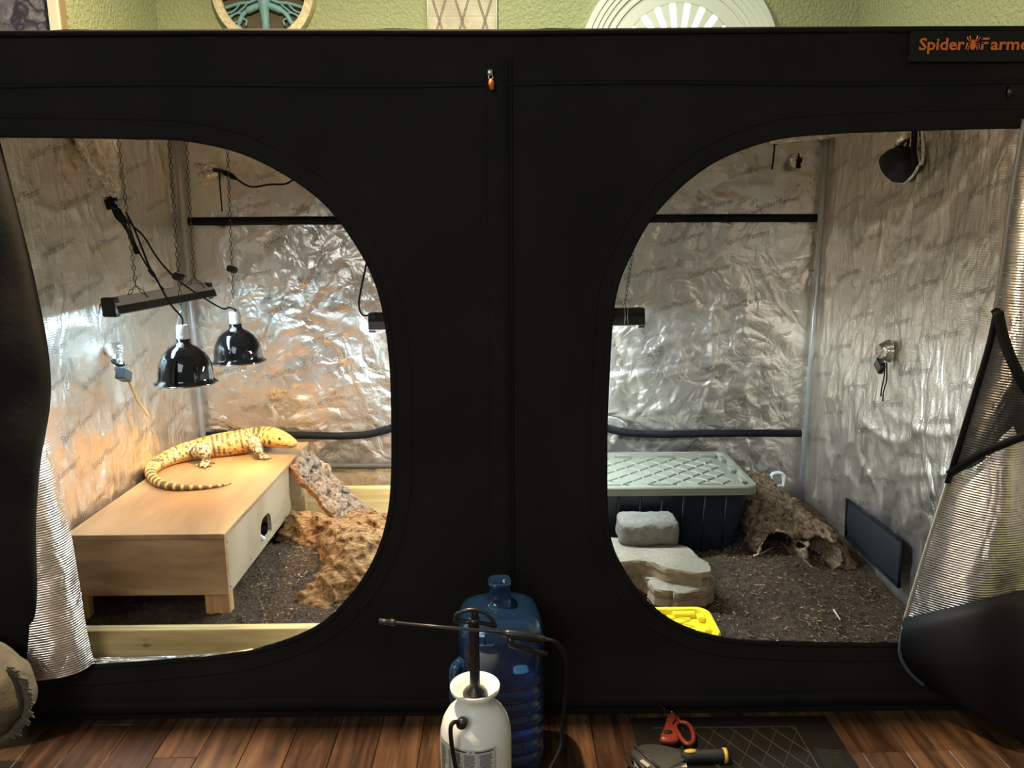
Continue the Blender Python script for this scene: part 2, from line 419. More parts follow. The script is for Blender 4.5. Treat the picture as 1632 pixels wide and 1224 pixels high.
# arched shutter window over the tent
def arch_window():
    Y0 = 1.9; c_ = atY(1079, 107, Y0); cx, zc = c_.x, c_.z; u_ = (atY(1179, 105.6, Y0).x-cx)/100
    wn = thing('window_1', 'white half-round shutter window with fanned louvres above the tent', 'window', (cx, Y0, zc)); wn['kind'] = 'structure'
    white = plain('shutter_white', (.74, .80, .70), .4)
    def arc(r0, r1, y0, y1):
        mb = MB(); n = 48; P = []
        for i in range(n+1):
            a = math.pi*i/n; c, s = math.cos(a), math.sin(a)
            P.append([(cx+r0*c, y0, zc+r0*s), (cx+r0*c, y1, zc+r0*s), (cx+r1*c, y1, zc+r1*s), (cx+r1*c, y0, zc+r1*s), (cx+r0*c, y0, zc+r0*s)])
        return mb.grid(P)
    for r0, r1, d in ((149, 158, .050), (141, 150, .043), (134, 142, .036), (126, 135, .029)): arc(r0*u_, r1*u_, Y0, Y0-d).build('arch_moulding', white, wn)
    arc(115*u_, 119*u_, Y0, Y0-.026).build('arch_moulding', white, wn)
    arc(93.5*u_, 127*u_, Y0-.004, Y0-.018).build('arch_panel', white, wn)
    N = 12; hub = 34*u_; so_ = 94*u_; hw = 5.2*u_
    for i in range(N+1):
        b0, b1 = math.pi*(i-.5)/N, math.pi*(i+.5)/N
        if i == 0: b0 = -.02
        if i == N: b1 = math.pi+.02
        def pt(r, b, s): return (cx+r*math.cos(b)-s*hw*math.sin(b), Y0-.018, zc+r*math.sin(b)+s*hw*math.cos(b))
        e0, e1 = (1 if i > 0 else 0), (-1 if i < N else 0)
        MB().prism([pt(hub, b0, e0*.72), pt(so_, b0, e0), pt(so_, b1, e1), pt(hub, b1, e1*.72)], (0, 1, 0), .014).build('louvre', white, wn)
    MB().prism([(cx+100*u_*math.cos(math.pi*i/40), Y0-.003, zc+100*u_*math.sin(math.pi*i/40)) for i in range(41)], (0, 1, 0), .001).build('daylight_pane', M['daylight'], wn)
    MB().prism([(cx+hub*1.05*math.cos(math.pi*i/20), Y0-.025, zc+hub*1.05*math.sin(math.pi*i/20)) for i in range(21)], (0, 1, 0), .02).build('hub', white, wn)
arch_window()

# round tree art
def tree_art():
    c = atY(422, 25, 1.86); cx, Y0 = c.x, 1.87; R0 = .245; zc = 2.62
    t = thing('tree_wall_art', 'round wooden ring with a teal tree cut-out hung on the green wall', 'wall art', (cx, Y0, zc))
    k = Mat('pale_wood'); v = k.coord(scale=(14, 2, 14)); k.set(Base_Color=k.ramp(k.noise(v, 4, 5), [(.3, (.50, .42, .22)), (.7, (.80, .72, .48))]), Roughness=.5)
    mb = MB(); P = []
    for i in range(65):
        a = 2*math.pi*i/64; cs, sn = math.cos(a), math.sin(a); P.append([(cx+r*cs, y, zc+r*sn) for r, y in ((R0-.04, Y0), (R0-.04, Y0-.03), (R0, Y0-.03), (R0, Y0+.02), (R0-.04, Y0))])
    mb.grid(P).build('ring', k.m, t)
    teal = plain('teal', (.16, .33, .33), .5)
    tr = MB(); P2 = lambda x, z, d=0: Vector((cx+x, Y0-.012-d, zc+z))
    tr.tube([P2(0, .02), P2(0, -.07), P2(.002, -.14), P2(.002, -.23)], [.045, .026, .019, .02], 10, flat=1.0)
    for sgn in (-1, 1):
        tr.tube(catmull([P2(sgn*.01, -.06), P2(sgn*.06, -.078), P2(sgn*.10, -.10), P2(sgn*.125, -.14), P2(sgn*.14, -.175), P2(sgn*.15, -.19)], 5), [.018]*8+[.012]*8+[.008]*10, 6)
        tr.tube(catmull([P2(sgn*.02, -.03), P2(sgn*.07, -.05), P2(sgn*.12, -.055), P2(sgn*.19, -.075)], 5), .008, 6)
        tr.tube(catmull([P2(sgn*.02, -.0), P2(sgn*.08, -.02), P2(sgn*.13, -.01), P2(sgn*.2, -.03)], 5), .009, 6)
        tr.tube(catmull([P2(sgn*.015, .02), P2(sgn*.07, .06), P2(sgn*.12, .08), P2(sgn*.18, .06)], 5), .01, 6)
        tr.tube(catmull([P2(sgn*.01, .03), P2(sgn*.04, .1), P2(sgn*.08, .15), P2(sgn*.11, .16)], 5), .01, 6)
        for (a, b, c2) in (((.07, -.045), (.12, -.09), (.19, -.12)), ((.11, -.05), (.15, -.09), (.195, -.1)), ((.10, -.1), (.14, -.1), (.18, -.13)), ((.125, -.135), (.17, -.15), (.17, -.18)), ((.13, -.15), (.11, -.18), (.105, -.21)), ((.12, -.12), (.09, -.13), (.095, -.155)), ((.135, -.16), (.15, -.2), (.14, -.22))):
            tr.tube(catmull([P2(sgn*a[0], a[1]), P2(sgn*b[0], b[1]), P2(sgn*c2[0], c2[1])], 4), .0052, 5)
    tr.build('tree', teal, t, True)
    bk = MB(); bk.lathe([(R0-.03, 0), (R0-.03, .003)], (cx, Y0+.012, zc), 48, Matrix.Rotation(math.pi/2, 3, 'X'))
    bk.build('backing', plain('dark_backing', (.09, .075, .04), .8), t)
tree_art()

def woven():
    a, b = atY(682, 25, 1.88), atY(791, 25, 1.88); x0, x1, Y0 = a.x, b.x, 1.885
    t = thing('woven_hanging', 'cream woven panel with grey diamond cords hung on the green wall', 'wall hanging', ((x0+x1)/2, Y0, 2.3))
    k = Mat('cream_weave'); v = k.coord(); wv = k.wave(v, 60, .5, 1, 'Z'); k.set(Base_Color=k.ramp(k.noise(v, 12, 4), [(.3, (.50, .46, .33)), (.7, (.68, .64, .50))]), Roughness=.9); k.bump(wv, .5, .004)
    MB().box(((x0+x1)/2, Y0, 2.6), (x1-x0, .012, .6)).build('cloth', k.m, t)
    for x in (x0, x1): MB().tube([(x, Y0-.006, 2.3), (x, Y0-.006, 2.9)], .005, 6).build('edge_cord', plain('edge', (.7, .68, .55), .8), t, True)
    gm = plain('grey_cord', (.22, .20, .15), .9)
    W = (x1-x0)/3.0
    for i in range(-1, 4):
        for sgn in (-1, 1):
            mb = MB(); n = 60
            prev = None
            for j in range(n):
                z = 2.32+j*.0085; x = x0+W*(i+.5)+sgn*((j*.0085) % .34-.17)*(W/.17)*.5
                if x0+.006 < x < x1-.006: mb.torus((x, Y0-.007, z), .0045, .0016, Matrix.Rotation(math.pi/2, 3, 'X'), 8, 4)
            if mb.v: tag(mb.build('diamond_stitch', gm, t, True), kind='stuff')
woven()

def picture():
    Y0 = 1.05; b = atY(98, 25, Y0); xr = b.x
    t = thing('picture_frame', 'cream framed picture of grey marbled pattern on the olive wall', 'picture', (xr-.25, Y0, 2.2))
    cream = plain('cream_frame', (.66, .62, .46), .5)
    for c, d in (((xr-.02, Y0-.005, 2.6), (.04, .035, .9)), ((xr-.58, Y0-.005, 2.6), (.04, .035, .9)), ((xr-.3, Y0-.005, 2.17), (.6, .035, .04)), ((xr-.3, Y0-.005, 3.03), (.6, .035, .04))):
        MB().box(c, d, bev=.003).build('frame_rail', cream, t)
    MB().box((xr+.004, Y0+.005, 2.6), (.008, .03, .9)).build('frame_side', plain('brown_side', (.28, .20, .11), .5), t)
    k = Mat('marbled'); v = k.coord(); f = k.noise(v, 9, 6, .7, 2.5); vo = k.vor(k.mix(.2, v, k.n('ShaderNodeTexNoise', Vector=v, Scale=8.0).outputs['Color']), 12, 'DISTANCE_TO_EDGE')
    k.set(Base_Color=k.mix(k.ramp(vo, [(.02, 1), (.10, 0)]), k.ramp(f, [(.35, (.05, .05, .065)), (.7, (.22, .22, .25))]), (.03, .03, .045)), Roughness=.5)
    MB().box((xr-.3, Y0+.004, 2.6), (.54, .012, .84)).build('print', k.m, t)
picture()

# ------------------------------------------------------------------ the grow tent
T = thing('grow_tent', 'large black fabric tent with silver foil lining and two open doorways', 'tent', (0, .75, 0))
TW, TD, TH = 1.5, 1.5, 2.0
def front_y(x, z):
    return -.034*math.exp(-((z-.075)/.085)**2) - .004*float(vn(x*2.1, z*2.3, 3, 5)) + (-.012 if z > 1.9 else 0)*max(0, (z-1.9)*8)
OL = [(-1.42, 1.738), (-1.2, 1.735), (-1.0, 1.731), (-.847, 1.724), (-.682, 1.682), (-.518, 1.583), (-.421, 1.465), (-.357, 1.328), (-.331, 1.15), (-.331, .929), (-.345, .699), (-.389, .541), (-.47, .41), (-.59, .297), (-.787, .225), (-1.02, .2), (-1.272, .186), (-1.42, .185)]
OR = [(1.42, 1.75), (1.2, 1.746), (1.0, 1.741), (.899, 1.737), (.729, 1.72), (.561, 1.655), (.428, 1.538), (.353, 1.411), (.314, 1.289), (.302, 1.073), (.300, .848), (.313, .594), (.368, .462), (.447, .359), (.546, .289), (.684, .247), (.86, .234), (1.1, .228), (1.42, .225)]
def outline(P):
    a = catmull([Vector((x, 0, z)) for x, z in P], 6); return [(p.x, p.z) for p in a]
OLs, ORs = outline(OL), outline(OR)
def in_poly(x, z, P):
    r = False; j = len(P)-1
    for i in range(len(P)):
        if (P[i][1] > z) != (P[j][1] > z) and x < (P[j][0]-P[i][0])*(z-P[i][1])/(P[j][1]-P[i][1])+P[i][0]: r = not r
        j = i
    return r
def front_panel():
    pts = []; edges = []
    def ring(P):
        b = len(pts); pts.extend(Vector(p) for p in P); edges.extend((b+i, b+(i+1) % len(P)) for i in range(len(P)))
    outer = [(-TW, 0)]+[(-TW+i*.06, 0) for i in range(1, 50)]+[(TW, 0)]+[(TW, i*.1) for i in range(1, 20)]+[(TW, TH)]+[(TW-i*.06, TH+.006*math.sin(i*.9)) for i in range(1, 50)]+[(-TW, TH)]+[(-TW, TH-i*.1) for i in range(1, 20)]
    ring(outer); ring(OLs); ring(ORs)
    O2 = OLs+[]; near = [Vector(p) for p in OLs+ORs]
    for i in range(1, 76):
        for j in range(1, 52):
            x, z = -TW+i*.04-.02, j*.0392-.012
            if z <= .01 or z >= TH-.015 or abs(x) > TW-.015: continue
            if in_poly(x, z, OLs) or in_poly(x, z, ORs): continue
            if min((p.x-x)**2+(p.y-z)**2 for p in near) < .00022: continue
            pts.append(Vector((x, z)))
    V, E, F, *_ = delaunay_2d_cdt(pts, edges, [], 0, 1e-5)
    fs = []
    for f in F:
        cx = sum(V[q].x for q in f)/len(f); cz = sum(V[q].y for q in f)/len(f)
        if in_poly(cx, cz, OLs) or in_poly(cx, cz, ORs) or not in_poly(cx, cz, outer): continue
        fs.append(tuple(f))
    out = [(p.x, front_y(p.x, p.y), p.y) for p in V]; inn = [(p.x, front_y(p.x, p.y)+.005, p.y) for p in V]
    mb = MB(); mb.add(out, fs, 0); mb.build('front_panel', M['black'], T, True)
    mb = MB(); mb.add(inn, [f[::-1] for f in fs], 0); mb.build('front_lining', M['foil_plain'], T, True)
front_panel()
def ribbon(path, wid, mat, name, lift=.004, parent=T, out=None):
    """flat raised tape following (x, z) points over the front fabric"""
    rows = []
    for i, (x, z) in enumerate(path):
        a, b = path[max(0, i-1)], path[min(len(path)-1, i+1)]; tx, tz = b[0]-a[0], b[1]-a[1]; L = math.hypot(tx, tz); nx, nz = -tz/L, tx/L
        r = []
        for s_, l_ in ((-.5, .0), (-.48, lift), (0, lift*1.3), (.48, lift), (.5, .0)):
            xx, zz = x+nx*wid*s_, z+nz*wid*s_; r.append((xx, front_y(xx, zz)-l_, zz))
        rows.append(r)
    return MB().grid(rows).build(name, mat, parent, True)
def offset(P, d):
    out = []
    for i in range(len(P)):
        a, b = P[max(0, i-1)], P[min(len(P)-1, i+1)]; tx, tz = b[0]-a[0], b[1]-a[1]; L = math.hypot(tx, tz) or 1; out.append((P[i][0]-tz/L*d, P[i][1]+tx/L*d))
    return out
def away(P, c, d):
    q = offset(P, d); 
    return q if sum((x-c[0])**2+(z-c[1])**2 for x, z in q) > sum((x-c[0])**2+(z-c[1])**2 for x, z in P) else offset(P, -d)
for P, c in ((OLs, (-.9, 1)), (ORs, (.9, 1))):
    ribbon(away(P, c, .009), .016, M['black'], 'zipper_tape', .0015)
    ribbon(away(P, c, .055), .012, M['black'], 'seam', .0012)
fab2 = M['black']
ribbon([(-.014, z) for z in np.linspace(1.93, .012, 60)], .062, fab2, 'zipper_cover', .003)
ribbon([(.022, z) for z in np.linspace(1.93, .012, 60)], .006, M['black_tape'], 'seam', .0045)
ribbon([(x, 1.868+.003*math.sin(x*5)) for x in np.linspace(-1.49, 1.49, 80)], .012, M['black_tape'], 'seam', .0025)
ribbon([(x, .05+.004*math.sin(x*7)) for x in np.linspace(-1.49, 1.49, 80)], .05, M['black'], 'hem_band', .003)
MB().tube([(-1.5, -.012, 1.993), (-.7, -.014, 1.997), (0, -.013, 1.994), (.7, -.014, 1.998), (1.5, -.012, 1.999)], .008, 8).build('top_piping', M['black'], T, True)
# pulls
p = atY(781, 116, -.012); q = thing; 
sl = MB().box((p.x, -.016, p.z), (.016, .01, .018), bev=.003); sl.torus((p.x+.002, -.018, p.z-.012), .006, .0015, Matrix.Rotation(math.pi/2, 3, 'X'), 12, 5)
zp = sl.build('zipper_slider', M['wire'], T, True)
MB().tube([(p.x+.002, -.02, p.z-.016), (p.x+.003, -.022, p.z-.026), (p.x+.004, -.021, p.z-.044)], [.004, .0085, .005], 8).build('zipper_pull', M['orange'], T, True)
p = atY(1605, 147, -.01); MB().tube([(p.x, -.012, p.z+.014), (p.x, -.018, p.z), (p.x, -.014, p.z-.014)], [.003, .008, .004], 8).build('zipper_pull', M['chain'], T, True)

# printed logo on the front
def logo():
    a, b, mid = atY(1457, 73, 0), atY(1632, 73, 0), atY(1530, 73, 0)
    z0 = mid.z; sx = (atY(1532, 73, 0).x-a.x)
    Yp = -.022
    xa_, xb_ = atY(1444, 73, 0).x, 1.46
    MB().box(((xa_+xb_)/2, Yp+.006, z0-.002), (xb_-xa_, .004, .082), bev=.001).build('logo_patch', plain('logo_black', (.018, .0175, .0158), .8, Specular_IOR_Level=.1), T)
    def put(body, x0, x1, capz):
        v, f = text_mesh(body, .022); xs = v[:, 0]; w_ = xs.max()-xs.min(); s = (x1-x0)/w_
        z = (v[:, 1]-.35)*capz/.72
        return [((x-xs.min())*s+x0, Yp, z0+zz) for x, zz in zip(xs, z)], f
    mb = MB(); ex = lambda px: atY(px, 73, 0).x
    v, f = put('Spider', ex(1458), ex(1530), .030); mb.add(v, f)
    v, f = put('armer', ex(1571), ex(1644), .030); mb.add(v, f)
    xF = ex(1556)
    mb.box((xF+.011, Yp, z0+.0125), (.018, .001, .005)); mb.box((xF+.009, Yp, z0+.002), (.018, .001, .005)); mb.box((xF+.003, Yp, z0-.006), (.006, .001, .018))
    # little spider
    xs = ex(1543); zz = z0+.001
    mb.prism([(xs+.008*math.cos(g)*(1 if math.sin(g) < 0 else .8), Yp, zz-.003+.013*math.sin(g)) for g in [i*math.pi/8 for i in range(16)]], (0, 1, 0), .001)
    for s in (-1, 1):
        for (p0, p1, p2) in (((.004, .006), (.009, .012), (.010, .019)), ((.006, .004), (.014, .009), (.017, .016)), ((.007, -.002), (.015, .001), (.018, -.014)), ((.006, -.006), (.011, -.006), (.012, -.017))):
            mb.tube([(xs+s*p0[0], Yp, zz+p0[1]), (xs+s*p1[0], Yp, zz+p1[1]), (xs+s*p2[0], Yp, zz+p2[1])], .0013, 4)
    mb.build('logo_lettering', M['orange'], T, recalc=False)
logo()

# foil lining: crumpled sheets that carry the print
def crumple(u, v, seed, au=1.0, av=1.0, amp=1.0):
    w_ = .25*fbm(u*1.3, v*1.3, 1.7, seed+40, 2)
    a = .008*fbm(u*2.2*au, v*2.2*av, .3, seed, 2)
    b = .0065*ridge((u+w_)*4.2*au, (v-w_)*4.2*av, .5, seed+11, 7)+.005*ridge((u*.8+v*.6+w_)*6.3*au, (v*.8-u*.6)*5.2*av, .2, seed+17, 8)
    c = .0035*ridge((u-w_)*11*au, (v+w_)*11*av, .9, seed+23, 4)+.0016*vn(u*26*au, v*26*av, .1, seed+31)
    return amp*(a+b+c)
def sheet(name, fn, nu, nv, mat, flip=False, rnd=None):
    u = np.linspace(0, 1, nu); v = np.linspace(0, 1, nv); U, V_ = np.meshgrid(u, v, indexing='ij'); P = fn(U, V_)
    P = np.stack(P, -1).reshape(-1, 3)
    i, j = np.meshgrid(np.arange(nu-1), np.arange(nv-1), indexing='ij'); a = (i*nv+j).ravel()
    F = np.stack([a, a+nv, a+nv+1, a+1], 1)
    if flip: F = F[:, ::-1]
    return np_mesh(name, P, F, mat, T, True)
edge = lambda t: np.clip(np.minimum(t, 1-t)*14, 0, 1)
def f_back(U, V_): X = -TW+2*TW*U; Z = TH*V_; return X, TD-crumple(X, Z, 1)*edge(U)-.004*edge(U), Z
def f_left(U, V_): Y = TD*U; Z = TH*V_; return -TW+(crumple(Y, Z, 2, 1.5, .7, 1.15)+.004)*edge(U), Y, Z
def f_right(U, V_): Y = TD*U; Z = TH*V_; return TW-(crumple(Y, Z, 3, 1.5, .7, 1.25)+.004)*edge(U), Y, Z
def f_roof(U, V_): X = -TW+2*TW*U; Y = TD*V_; return X, Y, TH-.012-.02*np.sin(np.pi*V_)*np.sin(np.pi*U)-crumple(X, Y, 4)
sheet('back_wall_lining', f_back, 240, 160, M['foil_back'], False)
sheet('left_wall_lining', f_left, 130, 160, M['foil_side'], True)
sheet('right_wall_lining', f_right, 130, 160, M['foil_side'], False)
sheet('roof_lining', f_roof, 120, 60, M['foil_plain'], False)
def lettering(fn_pt, us, name, uw, vh, ang, dv, du, seed, h=.036):
    v, f = text_mesh('Spider*Farmer', .003); r = random.Random(seed)
    mb = MB(); n = 0
    ca, sa = math.cos(ang), math.sin(ang); xs = v[:, 0]; L = xs.max()-xs.min()
    for j in range(int(vh/dv)+1):
        for i in range(int(uw/du)+2):
            u0 = (i+.5*(j % 2))*du+r.uniform(-.012, .012); v0 = .05+j*dv+r.uniform(-.008, .008)
            px = v[:, 0]*h; py = (v[:, 1]-.35)*h; a = u0+px*ca-py*sa; b = v0+px*sa+py*ca
            if a.min() < .05 or a.max() > uw-.05 or b.min() < .03 or b.max() > vh-.03: continue
            mb.add(fn_pt(a, b), f); n += 1
    tag(mb.build(name, M['print'], T, recalc=False), kind='stuff')
def p_back(a, b): X, Y, Z = f_back(a/(2*TW), b/TH); return list(zip(X, Y-.0022, Z))
def p_left(a, b): X, Y, Z = f_left(a/TD, b/TH); return list(zip(X+.0022, Y, Z))
def p_right(a, b): X, Y, Z = f_right(1-a/TD, b/TH); return list(zip(X-.0022, Y, Z))
lettering(p_back, None, 'printed_lettering', 2*TW, TH, math.radians(14), .155, .31, 1)
lettering(p_left, None, 'printed_lettering', TD, TH, math.radians(14), .155, .31, 2)
lettering(p_right, None, 'printed_lettering', TD, TH, math.radians(14), .155, .31, 3)
# outer skins
MB().box((0, 1.515, 1.0), (3.02, .004, 2.0)).build('back_skin', M['black'], T)
MB().box((-1.512, .75, 1.0), (.004, 1.5, 2.0)).build('side_skin', M['black'], T)
MB().box((1.512, .75, 1.0), (.004, 1.5, 2.0)).build('side_skin', M['black'], T)
MB().box((0, .75, 2.0), (3.02, 1.52, .004)).build('roof_skin', M['black'], T)
MB().box((0, .75, .004), (3.0, 1.5, .004)).build('floor_liner', M['black_tape'], T)
# frame poles
for x in (-1.472, 1.472):
    MB().tube([(x, 1.462, .02), (x, 1.462, 1.97)], .0125, 14).build('pole', M['pole'], T, True)
    MB().tube([(x, .03, .02), (x, .03, 1.97)], .0125, 14).build('pole', M['pole'], T, True)
for y in (.03, 1.462): MB().tube([(-1.47, y, 1.955), (1.47, y, 1.955)], .0125, 12).build('pole', M['pole'], T, True)
for x in (-1.472, 0, 1.472): MB().tube([(x, .03, 1.955), (x, 1.46, 1.955)], .0125, 12).build('pole', M['pole'], T, True)
# black bands sewn round the rear door panels
def band(pts, name, hw=.0185, y=1.474, mat=None):
    rows = []; P = catmull([Vector((x, 0, z)) for x, z in pts], 10)
    for i, p in enumerate(P):
        t = (P[min(i+1, len(P)-1)]-P[max(i-1, 0)]).normalized(); n = Vector((-t.z, 0, t.x)); wob = .002*math.sin(i*.7)
        rows.append([(p.x+n.x*s*hw, y-d-wob, p.z+n.z*s*hw) for s, d in ((-1, 0), (-.85, .007), (0, .011), (.85, .007), (1, 0))])
    return MB().grid(rows).build(name, mat or M['black_tape'], T, True)
band([(-1.455, 1.531), (-.9, 1.533), (0, 1.532), (.9, 1.534), (1.455, 1.532)], 'black_band')
band([(-1.455, .512), (-1.1, .511), (-.82, .503), (-.66, .512), (-.52, .56), (-.45, .68), (-.44, .9), (-.44, 1.5)], 'black_band')
band([(1.455, .497), (1.1, .501), (.75, .499), (.56, .515), (.43, .57), (.36, .7), (.35, .9), (.35, 1.5)], 'black_band')
band([(-1.455, .349), (-.6, .349), (.2, .348), (.3, .348)], 'seam', .013, mat=plain('olive_tape', (.07, .058, .042), .6))
# left door flap, hung back and curled
def loft(rows_px, name, mat, parent=T, ripple=0.0, nseg=6, thick=None, seed=0):
    """rows of (px, py, Y) measured on the photograph, each at its own depth"""
    R = [catmull([atY(x, y, Y) for x, y, Y in r], nseg) for r in rows_px]
    cols = list(zip(*R)); G = [catmull(list(c), nseg) for c in cols]
    n, k_ = len(G), len(G[0]); P = []
    for i in range(n):
        row = []
        for j in range(k_):
            p = G[i][j]; d = ripple*float(fbm(p.x*6, p.z*3.5, .4, seed, 3)); row.append((p.x, p.y+d, p.z))
        P.append(row)
    return MB().grid(P).build(name, mat, parent, True)
loft([[(-170, 150, -.03), (-60, 190, -.03), (-12, 205, -.02), (2, 230, -.012)],
      [(-170, 330, -.06), (-60, 330, -.09), (10, 330, -.075), (27, 330, -.03)],
      [(-170, 450, -.06), (-50, 450, -.10), (35, 450, -.085), (56, 450, -.03)],
      [(-170, 560, -.06), (-40, 560, -.12), (55, 560, -.10), (76, 560, -.04)],
      [(-170, 640, -.06), (-40, 640, -.12), (58, 640, -.10), (80, 640, -.04)],
      [(-170, 720, -.06), (-40, 720, -.13), (50, 720, -.12), (68, 722, -.06)],
      [(-170, 830, -.06), (-40, 830, -.13), (44, 830, -.13), (60, 832, -.09)],  # from here down the black sheet stands in for dark reflections in the foil
      [(-170, 950, -.06), (-40, 950, -.13), (44, 950, -.13), (62, 952, -.10)],
      [(-170, 1075, -.06), (-40, 1078, -.12), (32, 1082, -.12), (58, 1086, -.10)]], 'door_flap', M['black'], ripple=.006, seed=4)
loft([[(52, 690, -.10), (66, 690, -.06), (76, 692, -.03), (81, 694, -.008)],
      [(44, 780, -.12), (68, 780, -.085), (86, 780, -.05), (96, 780, -.012)],
      [(44, 860, -.125), (74, 860, -.10), (97, 860, -.06), (113, 860, -.014)],
      [(46, 950, -.125), (80, 950, -.10), (110, 950, -.065), (129, 950, -.016)],
      [(46, 1030, -.125), (84, 1028, -.105), (120, 1024, -.07), (143, 1018, -.018)],
      [(38, 1086, -.125), (84, 1081, -.105), (126, 1072, -.07), (150, 1056, -.02)]], 'door_flap_lining', M['foil_flap'], ripple=.008, seed=8)
# sagging silver lip under the left doorway
loft([[(148, 1048, .012), (300, 1044, .012), (420, 1031, .012)], [(148, 1058, -.004), (300, 1049, -.004), (420, 1033, -.004)]], 'doorway_lip', M['foil_flap'])
# right door flap: foil side out, mesh vent in its corner, tail hanging down black
FR = [[(1634, 190, -.008), (1680, 185, -.07), (1730, 180, -.12), (1790, 175, -.2)],
      [(1612, 320, -.008), (1650, 320, -.07), (1700, 315, -.06), (1790, 310, -.2)],
      [(1596, 440, -.008), (1636, 440, -.08), (1690, 440, -.07), (1790, 430, -.2)],
      [(1579, 540, -.01), (1632, 540, -.09), (1690, 540, -.07), (1790, 530, -.2)],
      [(1552, 630, -.01), (1622, 635, -.10), (1690, 640, -.08), (1790, 640, -.22)],
      [(1521, 740, -.012), (1600, 745, -.11), (1680, 745, -.09), (1790, 745, -.24)],
      [(1492, 830, -.014), (1590, 832, -.12), (1670, 830, -.09), (1790, 825, -.25)],
      [(1464, 920, -.016), (1575, 905, -.12), (1660, 890, -.10), (1790, 870, -.26)],
      [(1443, 990, -.02), (1560, 962, -.12), (1655, 938, -.10), (1790, 905, -.27)]]
loft(FR, 'door_flap_lining', M['foil_flap'], ripple=.012, seed=12)
loft([[(1441, 985, -.03), (1550, 960, -.13), (1650, 934, -.13), (1790, 898, -.29)],
      [(1436, 1015, -.05), (1550, 985, -.17), (1650, 965, -.19), (1790, 930, -.32)],
      [(1438, 1042, -.05), (1550, 1060, -.20), (1650, 1050, -.23), (1790, 1030, -.34)],
      [(1462, 1075, -.05), (1560, 1125, -.19), (1650, 1150, -.24), (1790, 1180, -.34)],
      [(1480, 1096, -.045), (1570, 1146, -.17), (1650, 1190, -.23), (1790, 1265, -.33)]], 'door_flap_tail', M['black_tape'], ripple=.006, seed=15)
zl = catmull([atY(x-2, y, Y-.004) for (x, y, Y), *_ in FR], 5); MB().tube(zl, .006, 6).build('zipper_tape', plain('tan_tape', (.42, .36, .28), .5, .3), T, True)
zb = catmull([atY(1440, 1000, -.035), atY(1434, 1040, -.04), atY(1448, 1070, -.04), atY(1472, 1092, -.04)], 6); MB().tube(zb, .006, 6).build('zipper_tape', plain('blue_grey', (.10, .12, .14), .4, .3), T, True)
k = Mat('vent_mesh'); v = k.coord(); ch = k.n('ShaderNodeTexChecker', Vector=v, Scale=420.0).outputs['Fac']
k.set(Base_Color=(.012, .013, .015), Roughness=.5, Alpha=.86); M['vent'] = k.m
def yfl(px): return -.03-.085*max(0, min(1, (px-1510)/110))
rowsv = [[(1588, 497), (1592, 497), (1596, 498)], [(1574, 560), (1592, 560), (1612, 562)], [(1556, 620), (1590, 625), (1634, 630)], [(1536, 680), (1585, 690), (1660, 690)], [(1524, 722), (1560, 735), (1600, 712)], [(1517, 745), (1530, 752), (1545, 744)]]
loft([[(x, y, -.022-.10*max(0, min(1, (x-1500)/120))) for x, y in r] for r in rowsv], 'mesh_vent', M['vent'])
def strap(pts, w_, name='vent_binding'):
    P = catmull([atY(x, y, -.034-.10*max(0, min(1, (x-1500)/120))) for x, y in pts], 6); MB().tube(P, w_, 6, flat=.35, upv=(0, 1, 0)).build(name, M['black_tape'], T, True)
strap([(1590, 497), (1600, 540), (1620, 590), (1650, 640), (1700, 690)], .016)
strap([(1512, 756), (1540, 738), (1575, 718), (1640, 692), (1700, 668)], .014)
strap([(1589, 497), (1574, 560), (1550, 640), (1520, 738), (1510, 770)], .010)
MB().tube([atY(1586, 494, -.05), atY(1591, 503, -.05)], .012, 8).build('vent_binding', M['black_tape'], T, True)

# ports, sleeves and drawstrings sewn into the walls
def port_ring(c, axis, r, name='cable_port', depth=.03, dark=.55):
    R = Vector(axis).to_track_quat('Z', 'Y').to_matrix()
    mb = MB(); n = 28; P = []
    for i in range(n+1):
        g = 2*math.pi*i/n; wv = 1+.10*math.sin(g*9)
        P.append([Vector(c)+R @ Vector((math.cos(g)*r*q*wv, math.sin(g)*r*q*wv, d)) for q, d in ((1.15, .0), (1.0, depth*.5), (.7, depth), (.42, depth*.55))])
    o = mb.grid(P).build(name, M['foil_plain'], T, True)
    MB().lathe([(.0001, depth*.5), (r*dark, depth*.52), (r*dark, depth*.3)], c, 18, R).build('port_opening', M['rubber'], o, True)
    return o
port_ring(atY(1272, 256, 1.478), (0, -1, 0), .033)
MB().tube([atY(1273, 244, 1.44), atY(1272, 268, 1.438)], [.003, .013], 6).build('drawstring', M['rubber'], T, True)
c0 = atY(1235, 228, 1.44)
cord('drawstring', [c0+Vector((0, 0, .09)), c0+Vector((.004, -.003, .03)), c0, c0+Vector((-.003, -.003, -.05)), c0+Vector((-.006, 0, -.115))], .0042, M['rubber'], T)
MB().box(c0, (.026, .018, .02), bev=.005).tube([c0+Vector((-.025, 0, .002)), c0+Vector((.0, 0, .002))], .006, 8).build('cord_lock', M['black_plastic'], T, True)
# foil roll along the rear roof bar
pr = [atY(x, y, 1.42) for x, y in ((1228, 224), (1260, 222), (1300, 218), (1332, 214))]
MB().tube(catmull(pr, 5), .017, 10).build('roof_sleeve', M['foil_plain'], T, True)
